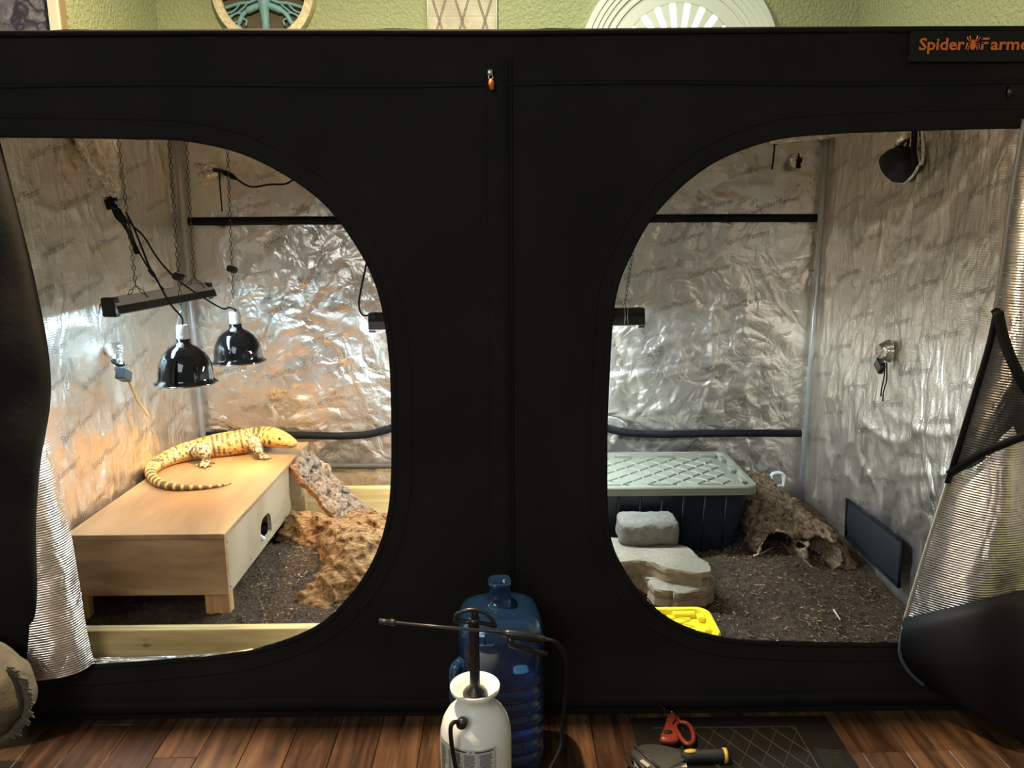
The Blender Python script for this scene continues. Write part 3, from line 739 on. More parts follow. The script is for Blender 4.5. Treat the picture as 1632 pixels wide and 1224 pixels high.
# big black duct collar, right wall
tp = [(1417, 258), (1420, 246), (1430, 237), (1444, 233), (1456, 236), (1463, 243), (1466, 254), (1463, 266), (1455, 279), (1446, 288), (1438, 292), (1430, 286), (1422, 275)]
tp3 = catmull([atX(x, y, 1.478) for x, y in tp], 4, True)
cc = sum((Vector(p) for p in tp3), Vector())/len(tp3)
mb = MB(); P = []
for q, d in ((1.0, 0), (.93, .035), (.72, .055), (.4, .062), (.02, .062)): P.append([cc+(p-cc)*q+Vector((-d, 0, 0)) for p in tp3]+[cc+(tp3[0]-cc)*q+Vector((-d, 0, 0))])
duct = mb.grid(P).build('duct_collar', M['rubber'], T, True)
MB().tube(tp3+[tp3[0]], .0055, 6).build('collar_rim', M['foil_plain'], duct, True)
MB().tube(catmull([atX(1459, 262, 1.43), atX(1456, 243, 1.42), atX(1457, 222, 1.43), atX(1458, 196, 1.45)], 5), .018, 8, flat=.4).build('collar_strap', M['black_tape'], duct, True)
for dx in (0, 9, 17): MB().tube([atX(1437+dx, 236, 1.45), atX(1440+dx*.9, 222, 1.455)], .006, 6).build('collar_pleat', M['rubber'], duct, True)
MB().tube(catmull([atX(1432, 238, 1.46), atX(1436, 222, 1.44), atX(1447, 212, 1.45), atX(1446, 190, 1.46)], 4), [.012, .016, .018, .018, .02]+[.02]*8, 8).build('collar_sleeve', M['foil_plain'], duct, True)
MB().tube(catmull([atX(1468, 262, 1.46), atX(1470, 236, 1.45), atX(1467, 190, 1.46)], 4), .008, 8).build('collar_sleeve', M['foil_plain'], duct, True)
# small cinched port with cord lock, right wall
c1 = atX(1417, 560, 1.475); port_ring(c1, (-1, 0, 0), .036, depth=.04)
c2 = atX(1402, 583, 1.44)
MB().box(c2, (.02, .055, .042), Matrix.Rotation(.6, 3, 'X'), bev=.004).build('cord_lock', M['black_plastic'], T)
for pts in ([(1410, 578), (1409, 600), (1405, 620), (1404, 632)], [(1413, 578), (1413, 605), (1408, 625), (1407, 640)]):
    cord('drawstring', [atX(x, y, 1.445) for x, y in pts], .0028, M['rubber'], T)
# black vent flap low on the right wall
vp = [atX(x, y, 1.478) for x, y in ((1357, 795), (1445, 862), (1441, 936), (1355, 856))]
mb = MB(); rows = []
for i in range(9):
    a, b = vp[0].lerp(vp[1], i/8), vp[3].lerp(vp[2], i/8); rows.append([a.lerp(b, j/6)+Vector((-.012-.008*math.sin(j/6*math.pi)-.003*math.sin(i*1.3), 0, 0)) for j in range(7)])
vf = mb.grid(rows).build('vent_flap', plain('vent_flap', (.012, .016, .021), .55), T, True)
for a, b in ((vp[0], vp[3]), (vp[1], vp[2]), (vp[3], vp[2]), (vp[0], vp[1])):
    MB().tube([a+Vector((-.02, 0, 0)), b+Vector((-.02, 0, 0))], .006, 6).build('flap_binding', M['black_tape'], vf, True)
# left wall: hanging foil sleeve, upper
sp = catmull([atX(142, 205, -1.49), atY(150, 245, .66), atY(165, 285, .62), atY(176, 306, .6), atY(178, 318, .59)], 6)
bunched(sp, [.085-.063*min(1, i/(len(sp)-4)) for i in range(len(sp))], 'cable_sleeve', M['foil_plain'], T)
sp = catmull([atX(171, 190, -1.49), atY(172, 235, .7), atY(166, 272, .66), atY(172, 300, .62)], 5)
bunched(sp, [.040-.018*i/len(sp) for i in range(len(sp))], 'cable_sleeve', M['foil_plain'], T, flutes=5)
# rear wall: upper left cinched port
c3 = atY(345, 272, 1.465); port_ring(c3+Vector((-.02, 0, 0)), (0, -1, 0), .03, depth=.045)
MB().tube(catmull([atY(310, 262, 1.47), atY(325, 266, 1.45), atY(342, 270, 1.43)], 4), [.006, .010, .013, .014, .014, .014, .012, .01, .008], 8).build('cable_sleeve', M['foil_plain'], T, True)
MB().tube(catmull([atY(318, 278, 1.47), atY(330, 279, 1.45), atY(342, 274, 1.43)], 4), [.010, .014, .016, .016, .016, .014, .012, .01, .008], 8).build('cable_sleeve', M['foil_plain'], T, True)
MB().box(atY(348, 272, 1.42), (.05, .02, .02), Matrix.Rotation(.2, 3, 'Y'), bev=.005).build('cord_lock', M['black_plastic'], T)
cord('drawstring', [atY(349, 275, 1.42), atY(351, 300, 1.42), atY(354, 337, 1.42)], .0035, M['rubber'], T)
# left wall: lower cinched port
c4 = atX(183, 568, -1.47)
MB().tube(catmull([atX(178, 552, -1.49), atX(184, 562, -1.45), atX(188, 575, -1.42), atX(190, 588, -1.40)], 4), [.03, .034, .035, .036, .034, .03, .026, .022, .02, .019, .018, .018, .018], 10).build('cable_sleeve', M['foil_plain'], T, True)
MB().torus(atX(188, 578, -1.405), .02, .005, Matrix.Rotation(.5, 3, 'Y'), 14, 6).build('drawstring', M['rubber'], T, True)

# ------------------------------------------------------------------ ground inside the tent
def soil_z(X, Y):
    left = 1/(1+np.exp((X+.28)*9))
    base = (.205-.105*np.clip((Y-.75)/.55, 0, 1))*left+(.132+.055*np.clip((Y-.45)/.5, 0, 1)-.03*np.clip((X-1.15)/.3, 0, 1))*(1-left)
    z = base+.016*fbm(X*3.2, Y*3.2, 0, 61, 3)+.007*fbm(X*16, Y*16, 0, 67, 3)
    z = z+.075*np.exp(-(((X+.70)/.20)**2+((Y-.70)/.3)**2))*left
    z = np.where((Y < .098) & (X < -.28), .055, z)
    return z
nu, nv = 300, 150
X, Y = np.meshgrid(np.linspace(-1.485, 1.485, nu), np.linspace(.035, 1.478, nv), indexing='ij')
Z = soil_z(X, Y)+.004*vn(X*70, Y*70, 0, 71)+.003*vn(X*130, Y*130, 0, 73)
i, j = np.meshgrid(np.arange(nu-1), np.arange(nv-1), indexing='ij'); a = (i*nv+j).ravel()
F = np.stack([a, a+nv, a+nv+1, a+1], 1)
so = np_mesh('soil', np.stack([X, Y, Z], -1).reshape(-1, 3), F, M['soil'])
tag(so, 'loose dark brown soil and fibre bedding spread over the tent floor', 'soil', kind='stuff')
def chips():
    N = 5200; xs = rng.uniform(-1.45, 1.45, N); ys = rng.uniform(.06, 1.45, N); zs = soil_z(xs, ys)
    ok = ~((xs < -.93) & (ys > .2)); xs, ys, zs = xs[ok], ys[ok], zs[ok]; N = len(xs)
    L = rng.gamma(2.0, .006, N)+.005; Wd = rng.uniform(.0012, .003, N); th = rng.uniform(0, 6.28, N); ti = rng.normal(0, .25, N)
    dx, dy, dz = np.cos(th)*np.cos(ti)*L, np.sin(th)*np.cos(ti)*L, np.sin(ti)*L; wx, wy = -np.sin(th)*Wd, np.cos(th)*Wd
    c = np.stack([xs, ys, zs+.005], 1); D = np.stack([dx, dy, dz], 1)*.5; Wv = np.stack([wx, wy, np.zeros(N)], 1); H = np.array([0, 0, .0015])
    V = np.stack([c-D-Wv, c+D-Wv, c+D+Wv, c-D+Wv, c-D*.8+H, c+D*.8+H], 1).reshape(-1, 3); b = np.arange(N)*6
    F = []
    for q in ((0, 1, 5, 4), (2, 3, 4, 5)): F.append(np.stack([b+x for x in q], 1))
    k = Mat('chips'); oi = k.noise(k.coord(), 90, 2); k.set(Base_Color=k.ramp(oi, [(.38, (.05, .032, .02)), (.55, (.20, .12, .065)), (.68, (.48, .36, .22))]), Roughness=.85)
    tag(np_mesh('wood_chips', V, np.concatenate(F), k.m, None, False), 'scattered pale wood fibres lying on the dark soil', 'wood chips', kind='stuff')
chips()
def straw(pts, label, r=.0022):
    mb = MB().tube([Vector((atZ(x, y, .14).x, atZ(x, y, .14).y, float(soil_z(np.array(atZ(x, y, .14).x), np.array(atZ(x, y, .14).y)))+.010)) for x, y in pts], r, 6)
    return tag(mb.build('straw', plain('straw', (.72, .62, .42), .7), None, True), label, 'straw')
straw([(1200, 901), (1216, 893), (1231, 887)], 'long pale straw lying on the soil before the cork hollow')
straw([(1329, 965), (1334, 972), (1340, 979)], 'short bent pale straw on the soil near the right flap', .003)

# timber boards holding the soil
b0, b1 = atY(137, 1000, .075), atY(560, 998, .075)
tag(MB().box(((-1.44-.33)/2, .078, .165), (1.11, .038, .19), bev=.003).build('timber_board', M['pine'], None), 'yellow pine board across the front of the bedding', 'board')
tag(MB().box((-.86, 1.40, .165), (1.16, .038, .205), bev=.003).build('timber_board', M['pine'], None), 'yellow pine board at the back behind the bark ramp', 'board')

# ------------------------------------------------------------------ plywood hide box
def hide_box():
    x0, x1, y0, y1 = -1.462, -.942, .262, 1.372; zb, zt = .276, .5
    t = thing('hide_box', 'low plywood box on short legs with a lizard lying on its lid', 'box', ((x0+x1)/2, (y0+y1)/2, .2))
    MB().box(((x0+x1)/2, (y0+y1)/2-.002, zt-.009), (x1-x0+.012, y1-y0+.02, .018), bev=.002).build('lid', M['ply_top'], t)
    MB().box(((x0+x1)/2, y0+.009, (zb+zt-.018)/2), (x1-x0, .018, zt-.018-zb), bev=.0015).build('front_panel', M['ply'], t)
    MB().box(((x0+x1)/2, y1-.009, (zb+zt-.018)/2), (x1-x0, .018, zt-.018-zb), bev=.0015).build('back_panel', M['ply'], t)
    MB().box((x0+.009, (y0+y1)/2, (zb+zt-.018)/2), (.018, y1-y0-.038, zt-.018-zb)).build('side_panel', M['ply_side'], t)
    # side with the doorway
    ya, yb = y0+.019, y1-.019; z0, z1 = zb+.002, zt-.0185
    hole = []
    for (yy, zz, r0) in ((.755, .292, .012), (.755, .392, .05), (.64, .392, .05), (.64, .292, .012)):
        pass
    yc0, yc1, zc0, zc1 = .628, .762, .30, .393
    def rr(n=6):
        P = []
        for cy, cz, r, a0 in ((yc1, zc0, .012, -90), (yc1, zc1, .045, 0), (yc0, zc1, .045, 90), (yc0, zc0, .012, 180)):
            ox = -1 if cy == yc1 else 1; oz = 1 if cz == zc0 else -1
            for q in range(n+1):
                g = math.radians(a0+90*q/n); P.append((cy+ox*r+r*math.cos(g), cz+oz*r+r*math.sin(g)))
        return P
    H = rr(); outer = [(ya, z0), (yb, z0), (yb, z1), (ya, z1)]
    pts = [Vector(p) for p in outer+H]; edges = [(0, 1), (1, 2), (2, 3), (3, 0)]+[(4+i, 4+(i+1) % len(H)) for i in range(len(H))]
    V, E, F, *_ = delaunay_2d_cdt(pts, edges, [], 0, 1e-6)
    fs = [f for f in F if not in_poly(sum(V[q].x for q in f)/len(f), sum(V[q].y for q in f)/len(f), H)]
    mb = MB(); mb.add([(x1, p.x, p.y) for p in V], fs); mb.add([(x1-.016, p.x, p.y) for p in V], [f[::-1] for f in fs])
    for P in (H, outer):
        L = len(P); mb.add([(x1, *p) for p in P]+[(x1-.016, *p) for p in P], [(i, (i+1) % L, L+(i+1) % L, L+i) for i in range(L)])
    mb.build('doorway_panel', M['ply_side'], t, recalc=False)
    for x, y in ((x0+.045, y0+.03), (x1-.028, y0+.03), (x0+.045, y1-.03), (x1-.028, y1-.03)):
        hh = .13 if y < 1 else .22; d = (.085, .04, hh) if x > -1.2 else (.04, .04, hh)
        MB().box((x-(.022 if x > -1.2 else .04), y+(.012 if y < 1 else -.012), .287-hh/2), d, bev=.003).build('leg', M['pine_end'], t)
    for z, y in ((.296, .285), (.458, .285), (.296, 1.34), (.30, .5)): MB().lathe([(.0035, 0), (.003, .001)], (x1+.0006, y, z), 8, Matrix.Rotation(math.pi/2, 3, 'Y')).build('screw', M['brown'], t)
hide_box()
tag(MB().tube(catmull([(-.945, .668, .306), (-.99, .70, .322), (-1.04, .735, .335)], 5), .009, 8).build('white_tube', M['white_plastic'], None, True), 'short white plastic tube in the doorway of the plywood box', 'tube')

# ------------------------------------------------------------------ the lizard
def lizard():
    ZT = .5
    S = [(369, 770, .003, 0), (345, 775, .0065, 0), (315, 777, .0095, 0), (288, 777, .012, 0), (265, 774, .0145, 0), (248, 766, .018, 0), (240, 754, .022, 0), (248, 741, .027, 0), (266, 731, .033, 0), (288, 723, .039, 0), (312, 717, .044, 0),
         (340, 711, .050, .001), (365, 707, .053, .003), (388, 703, .053, .008), (404, 699, .049, .018), (420, 696, .045, .030), (436, 697, .042, .034), (448, 700, .036, .036), (460, 704, .026, .036), (468, 707, .017, .037)]
    ctr = [atZ(x, y, ZT+r*.92+dz) for x, y, r, dz in S]
    pts = catmull(ctr, 6); rad = []
    for i in range(len(S)-1):
        for q in range(6): rad.append(S[i][2]+(S[i+1][2]-S[i][2])*q/6)
    rad.append(S[-1][2]); P = np.array([tuple(p) for p in pts]); Rr = np.array(rad)
    hip, sh = ctr[10], ctr[14]
    G = lambda x, y, h=.006: atZ(x, y, ZT+h)
    limbs = []
    # near hind leg, far hind leg, near fore leg, far fore leg: chains of (point, radius)
    kn = atZ(331, 714, ZT+.055)+Vector((.005, -.05, 0)); an = atZ(328, 731, ZT+.02)
    limbs.append(([hip+Vector((.0, -.02, .0)), kn, an, G(326, 738, .009)], [.030, .027, .016, .011]))
    for tx, ty in ((312, 742), (318, 745), (327, 746), (336, 743), (340, 738)): limbs.append(([G(326, 737, .009), (G(326, 737, .012)+G(tx, ty, .012))/2, G(tx, ty, .003)], [.009, .0055, .0032]))
    el = atZ(412, 714, ZT+.05)+Vector((.0, -.01, 0)); wr = atZ(417, 725, ZT+.018)
    limbs.append(([sh+Vector((0, -.02, -.008)), el, wr, G(421, 728, .008)], [.027, .022, .014, .010]))
    for tx, ty in ((414, 731), (421, 732.5), (427, 732), (431, 730), (428, 727)): limbs.append(([G(420, 727.5, .008), (G(420, 727.5, .010)+G(tx, ty, .010))/2, G(tx, ty, .003)], [.008, .005, .003]))
    far = Vector((.04, .085, 0))
    limbs.append(([hip+Vector((0, .02, 0)), hip+Vector((.03, .075, .0)), hip+Vector((.0, .09, -.03)), Vector((hip.x+.015, hip.y+.10, ZT+.008))], [.028, .024, .015, .010]))
    limbs.append(([sh+Vector((0, .02, -.01)), sh+Vector((.015, .07, -.02)), Vector((sh.x+.03, sh.y+.075, ZT+.015)), Vector((sh.x+.05, sh.y+.07, ZT+.007))], [.025, .02, .013, .010]))
    body_seg = 2
    def f(X, Y, Z):
        d = None
        for i in range(0, len(P)-body_seg, body_seg):
            a, b = P[i], P[i+body_seg]; c = capsule(X, Y, Z, a, b, Rr[i], Rr[i+body_seg]); d = c if d is None else smin(d, c, .006)
        # jaw and cheek
        hd = ctr[16]; d = smin(d, capsule(X, Y, Z, hd+Vector((-.012, -.008, -.012)), ctr[18]+Vector((0, 0, -.008)), .030, .018), .012)
        for L, r in limbs:
            for q in range(len(L)-1): d = smin(d, capsule(X, Y, Z, L[q], L[q+1], r[q], r[q+1]), .008)
        d = d+.0009*vn(X*150, Y*150, Z*150, 3)
        return np.maximum(d, (ZT+.0012)-Z)
    lo = P.min(0)-.09; hi = P.max(0)+.11; lo[2] = ZT-.006; hi[2] = min(hi[2], ZT+.15)
    V, F = surface_nets(f, lo, hi, .0036)
    # pattern colours belong to the skin: bands follow the spine
    seg = np.r_[0, np.cumsum(np.linalg.norm(np.diff(P, axis=0), axis=1))]; best = np.full(len(V), 9.0); sv = np.zeros(len(V)); rv = np.zeros(len(V)); ups = np.zeros(len(V))
    for i in range(len(P)):
        d = np.linalg.norm(V-P[i], axis=1)-Rr[i]*.3; mk = d < best; best[mk] = d[mk]; sv[mk] = seg[i]; rv[mk] = Rr[i]; ups[mk] = ((V[:, 2]-P[i][2])/Rr[i])[mk]
    Ltot = seg[-1]; s_ = sv; limb = np.min([capsule(V[:, 0], V[:, 1], V[:, 2], L[q], L[q+1], r[q]*1.1+.0028, r[q+1]*1.1+.0028) for L, r in limbs for q in range(len(L)-1)], axis=0) < 0
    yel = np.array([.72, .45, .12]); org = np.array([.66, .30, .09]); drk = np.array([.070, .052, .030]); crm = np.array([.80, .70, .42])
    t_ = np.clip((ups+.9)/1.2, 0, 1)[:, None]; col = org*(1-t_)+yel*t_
    nz = fbm(V[:, 0]*60, V[:, 1]*60, V[:, 2]*60, 5, 2); fine = vn(V[:, 0]*210, V[:, 1]*210, V[:, 2]*210, 9)
    tail_s = seg[6*6]; hip_s = seg[10*6]; neck_s = seg[15*6]
    # thick rings on the thin tail
    ring = np.sin(s_/.0165*math.pi/1.0+.5); m1 = (s_ < tail_s)
    col[m1 & (ring > -.15)] = drk*1.3
    # mottled base of tail
    m2 = (s_ >= tail_s) & (s_ < hip_s); g = np.sin(s_/.0085*math.pi+nz*2.6); mk = m2 & (g+.8*fine > .15) & (ups > -.45); col[mk] = drk*1.5
    cm = m2 & (fine > .35) & (ups > -.3); col[cm] = crm
    # narrow irregular cross bands on the body
    m3 = (s_ >= hip_s) & (s_ < neck_s); g = np.sin(s_/.0115*math.pi+nz*1.3); mk = m3 & (g > .40-.45*fine) & (ups > -.75); col[mk] = drk*1.5
    mk = m3 & (np.abs(vn(V[:, 0]*75, V[:, 1]*75, V[:, 2]*75, 21)) < .09) & (ups > -.5); col[mk] = drk*2.0
    cm = m3 & (fine > .5) & (g < .3) & (ups > .0); col[cm] = crm
    # a few dark collars behind the head
    for k_, w_ in ((neck_s-.014, .0035), (neck_s+.008, .0035), (neck_s+.032, .0035), (neck_s+.058, .003)): col[np.abs(s_-k_+.012*ups+.003*nz) < w_] = drk
    hd = (s_ > neck_s+.03) & (np.abs(vn(V[:, 0]*90, V[:, 1]*90, V[:, 2]*90, 31)) < .07); col[hd] = drk*2.5
    lm = limb; col[lm] = crm*.9; sp = lm & (vn(V[:, 0]*120, V[:, 1]*120, V[:, 2]*120, 41)+.3*fine > .05); col[sp] = drk*1.6
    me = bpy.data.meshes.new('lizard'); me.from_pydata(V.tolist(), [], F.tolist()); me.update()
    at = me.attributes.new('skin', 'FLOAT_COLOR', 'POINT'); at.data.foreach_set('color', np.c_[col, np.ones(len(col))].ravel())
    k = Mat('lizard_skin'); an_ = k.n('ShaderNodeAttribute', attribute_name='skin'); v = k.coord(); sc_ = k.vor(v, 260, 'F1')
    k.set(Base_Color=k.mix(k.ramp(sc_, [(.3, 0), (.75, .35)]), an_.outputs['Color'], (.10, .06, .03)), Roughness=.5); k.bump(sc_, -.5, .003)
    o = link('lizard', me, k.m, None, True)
    tag(o, 'yellow lizard with dark bands and a curled ringed tail basking on the box', 'lizard')
    def skin_y(x, z, out=0.0):
        d = np.hypot(V[:, 0]-x, V[:, 2]-z); q = np.argsort(d)[:60]; q = q[d[q] < .007] if (d[q] < .007).any() else q[:8]
        return Vector((x, float(V[q, 1].min())-out, z))
    e17, e18, e19, e16 = ctr[17], ctr[18], ctr[19], ctr[16]
    ey = skin_y(e17.x+.004, e17.z+.012, -.001)
    MB().lathe([(.0003, -.006), (.0045, -.004), (.0062, 0), (.0045, .004), (.0003, .006)], ey, 12, Matrix.Rotation(math.pi/2, 3, 'X')).build('eye', plain('eye', (.01, .008, .006), .1), o, True)
    MB().torus(ey, .0062, .0016, Matrix.Rotation(math.pi/2, 3, 'X'), 14, 5).build('eyelid', plain('eyelid', (.55, .38, .14), .6), o, True)
    MB().lathe([(.0080, -.001), (.005, .0015), (.0003, .0015)], skin_y(e16.x-.004, e16.z-.008, 0), 12, Matrix.Rotation(math.pi/2, 3, 'X')).build('ear_opening', plain('ear', (.05, .03, .02), .7), o, True)
    m0 = [skin_y(x, z, .0006) for x, z in ((e19.x+.008, e19.z-.006), (e19.x-.004, e19.z-.009), (e18.x-.004, e18.z-.012), (e17.x-.002, e17.z-.016), (e17.x-.016, e17.z-.013))]
    MB().tube(catmull(m0, 4), .0015, 5).build('mouth', plain('mouth', (.04, .02, .012), .7), o, True)
    MB().lathe([(.0024, -.001), (.0003, .0012)], skin_y(e19.x+.007, e19.z+.003, 0), 8, Matrix.Rotation(math.pi/2, 3, 'X')).build('nostril', plain('nostril', (.03, .015, .01), .7), o, True)
    for tx, ty in ((312, 742), (318, 745), (327, 746), (336, 743), (340, 738), (414, 731), (421, 732.5), (427, 732), (431, 730)):
        fx, fy = (326, 737) if tx < 400 else (420, 727.5); d = (G(tx, ty, .003)-G(fx, fy, .003)).normalized()
        MB().tube([G(tx, ty, .003), G(tx, ty, .0035)+d*.006, G(tx, ty, .001)+d*.010], [.0026, .0018, .0004], 6).build('claw', plain('claw', (.10, .07, .04), .4), o, True)
lizard()

# ------------------------------------------------------------------ cork pieces
def cork_ramp():
    P1, P2 = atX(462, 748, -.935), atZ(497, 724, .5); P3, P4 = atZ(563, 856, .19), atZ(611, 838, .185)
    P1.z += .010; P2.z += .012
    t = thing('cork_ramp', 'flat slab of knobbly cork bark leaning on the box as a ramp', 'bark', tuple((P3+P4)/2))
    n_ = ((P3-P1).cross(P2-P1)).normalized(); n_ = n_ if n_.z > 0 else -n_
    nu, nv = 100, 40; u = np.linspace(0, 1, nu); v = np.linspace(0, 1, nv); U, W = np.meshgrid(u, v, indexing='ij')
    A = lambda p: np.array(tuple(p))
    B = (A(P1)*(1-U)[..., None]*(1-W)[..., None]+A(P2)*(1-U)[..., None]*W[..., None]+A(P3)*U[..., None]*(1-W)[..., None]+A(P4)*U[..., None]*W[..., None])
    edge_w = .010*fbm(U*9, 1.3+0*U, 0, 81, 2); wd = A((P2-P1).normalized()); B = B+wd*(edge_w*(1-2*W)*0+edge_w*np.where(W > .5, 1, -1)*np.abs(2*W-1)**3)[..., None]
    H = .010+.014*fbm(U*9, W*5, 0, 83, 3)+.016*ridge(U*13, W*5, 0, 85, 2)+.009*vn(U*34, W*15, 0, 87); H = H*np.clip(np.minimum(W, 1-W)*10+.25, 0, 1)
    top = B+A(n_)*H[..., None]; bot = B-A(n_)*.022
    i, j = np.meshgrid(np.arange(nu-1), np.arange(nv-1), indexing='ij'); a = (i*nv+j).ravel(); Ft = np.stack([a, a+1, a+nv+1, a+nv], 1)
    np_mesh('bark_face', top.reshape(-1, 3), Ft, M['cork_ramp'], t)
    loop = [(i_, 0) for i_ in range(nu)]+[(nu-1, j_) for j_ in range(1, nv)]+[(i_, nv-1) for i_ in range(nu-2, -1, -1)]+[(0, j_) for j_ in range(nv-2, 0, -1)]
    mb = MB(); L = len(loop); rows = [[tuple(top[q]) for q in loop+[loop[0]]], [tuple((top[q]*.5+bot[q]*.5)+A(n_)*.0+.002*rng.normal(size=3)) for q in loop+[loop[0]]], [tuple(bot[q]) for q in loop+[loop[0]]]]
    mb.grid(rows); mb.grid([[tuple(bot[i_, j_]) for j_ in (0, nv-1)] for i_ in range(nu)])
    mb.build('bark_edge', M['cork_edge'], t, False, recalc=False)
    r = random.Random(5)
    for q in range(13):
        uu, ww = r.random()**1.2 if q < 7 else r.uniform(0, .18), r.uniform(.12, .9); ii, jj = int(uu*(nu-1)), int(ww*(nv-1)); c = Vector(tuple(top[ii, jj]))
        s = r.uniform(.012, .022) if uu > .15 else .030
        Rm = n_.to_track_quat('Z', 'Y').to_matrix() @ Matrix.Rotation(r.uniform(0, 6), 3, 'Z')
        pr = []
        mb = MB(); v_ = []; nn = 7
        for zz, q2 in ((-.006, 1.0), (.003, .95), (.006+s*.06, .78)):
            for g in range(nn): rr_ = s*q2*(.75+.4*r.random()); v_.append(c+Rm @ Vector((rr_*math.cos(6.283*g/nn), rr_*math.sin(6.283*g/nn)*.75, zz+.003*r.random())))
        f_ = [(b*nn+g, b*nn+(g+1) % nn, (b+1)*nn+(g+1) % nn, (b+1)*nn+g) for b in range(2) for g in range(nn)]+[tuple(2*nn+g for g in range(nn))]
        mb.add(v_, f_).build('bark_chunk', M['cork_chunk'], t)
cork_ramp()

def sdf_piece(name, f, lo, hi, h, mat, label, cat):
    V, F = surface_nets(f, lo, hi, h); o = np_mesh(name, V, F, mat); tag(o, label, cat); return o
def cork_log():
    A, B = Vector((-.86, .93, .20)), Vector((-.47, .52, .225))
    ax = (B-A).normalized(); side = Vector((ax.y, -ax.x, 0))
    def f(X, Y, Z):
        o = capsule(X, Y, Z, A, B, .10, .165)
        o = smin(o, capsule(X, Y, Z, A+Vector((-.10, .04, -.05)), A, .05, .08), .05)
        o = smin(o, capsule(X, Y, Z, B+Vector((-.19, -.19, -.11)), B+Vector((-.05, -.02, -.01)), .11, .14), .06)
        o = smin(o, capsule(X, Y, Z, A+Vector((.12, .10, .0)), B+Vector((.10, .30, .02)), .06, .09), .06)
        t = (X*ax.x+Y*ax.y); w_ = X*side.x+Y*side.y
        o = o+.020*fbm(t*8, w_*14, Z*14, 91, 3)+.018*(1-ridge(t*10+w_*3, w_*30, Z*30, 95, 3))+.007*fbm(t*40, w_*70, Z*70, 97, 2)-.010
        bore = capsule(X, Y, Z, A.lerp(B, .35), B+ax*.3, .065, .115)
        b2 = capsule(X, Y, Z, B+Vector((.02, -.0, .01)), B+Vector((.25, .18, .06)), .075, .085)
        o = np.maximum(o, -np.minimum(bore, b2)); return np.maximum(o, .14-Z)
    sdf_piece('cork_log', f, (-1.0, .2, .13), (-.22, 1.15, .46), .0065, M['cork_log'], 'big hollow cork log half sunk in the soil beside the plywood box', 'log')
cork_log()
def cork_hollow():
    # a forked tube: crown against the tote corner, two mouths towards the front
    Cn = Vector((1.15, 1.05, .245)); m1 = Vector((1.115, .84, .20)); m2 = Vector((1.285, .80, .17)); top = Vector((1.17, 1.24, .30))
    def f(X, Y, Z):
        o = capsule(X, Y, Z, top, Cn, .075, .105); o = smin(o, capsule(X, Y, Z, Cn, m1, .11, .095), .03); o = smin(o, capsule(X, Y, Z, Cn+Vector((.05, -.02, -.01)), m2, .10, .095), .03)
        o = smin(o, capsule(X, Y, Z, m2+Vector((.02, .03, 0)), m2+Vector((.12, -.04, -.045)), .05, .035), .03)
        o = o+.016*fbm(X*15, Y*15, Z*15, 101, 3)+.012*(1-ridge(X*24, Y*24, Z*24, 105, 2))+.006*fbm(X*60, Y*60, Z*60, 107, 2)-.006
        b = capsule(X, Y, Z, Cn+Vector((0, .0, -.02)), m1+Vector((-.02, -.22, -.01)), .06, .072); b = np.minimum(b, capsule(X, Y, Z, Cn+Vector((.03, -.04, -.02)), m2+Vector((.055, -.2, -.005)), .05, .070))
        o = np.maximum(o, -b); return np.maximum(o, .085-Z)
    sdf_piece('cork_hollow', f, (.95, .62, .10), (1.475, 1.40, .45), .0058, M['cork_grey'], 'forked hollow cork bark piece with two openings by the grey-lidded tote', 'bark')
cork_hollow()

# ------------------------------------------------------------------ stones
def flat_stone(name, px, z, t, label, seed, mats):
    P = [atZ(x, y, z) for x, y in px]; P = catmull(P, 4, True); r = random.Random(seed)
    P = [p+Vector((r.uniform(-.004, .004), r.uniform(-.004, .004), 0)) for p in P]; c = sum(P, Vector())/len(P); L = len(P)
    mb = MB(); rows = []
    for ins, dz, in ((.0, -t), (-.006, -t*.6), (.002, -t*.3), (.0, -.006), (-.003, 0)):
        rows.append([p+(p-c).normalized()*ins+Vector((r.uniform(-.0025, .0025), r.uniform(-.0025, .0025), dz+r.uniform(-.0025, .0025))) for p in P])
    rows = [q+[q[0]] for q in rows]; mb.grid(rows, 1)
    topv = [tuple(p) for p in rows[-1][:-1]]; rings = [topv]+[[tuple(c*(1-q)+Vector(p)*q+Vector((0, 0, .004*(1-q)))) for p in topv] for q in (.66, .33)]
    rr_ = [x+[x[0]] for x in rings]; mb.grid(rr_, 0); n = len(rings[-1]); mb.add(rings[-1], [tuple(range(n))], 0)
    mb.add([tuple(p) for p in rows[0][:-1]], [tuple(range(n))], 1)
    return tag(mb.build(name, mats, None, False), label, 'stone')
flat_stone('flagstone', [(1002, 900), (1040, 906), (1080, 918), (1133, 915), (1136, 935), (1110, 940), (1075, 945), (1070, 930), (1030, 920)], .215, .065, 'lowest sandstone slab of the stack, half buried in soil', 3, [M['slab'], M['slab_edge']])
flat_stone('flagstone', [(1033, 919), (1060, 923), (1084, 926), (1079, 934), (1072, 942), (1042, 938)], .212, .06, 'small broken stone chip at the front foot of the slab stack', 4, [M['slab'], M['slab_edge']])
flat_stone('flagstone', [(945, 860), (1000, 858), (1085, 868), (1112, 885), (1132, 900), (1131, 911), (1105, 912), (1060, 905), (1030, 894), (990, 896), (965, 890)], .270, .054, 'pale broken flagstone slab under the rounded paver', 5, [M['slab'], M['slab_edge']])
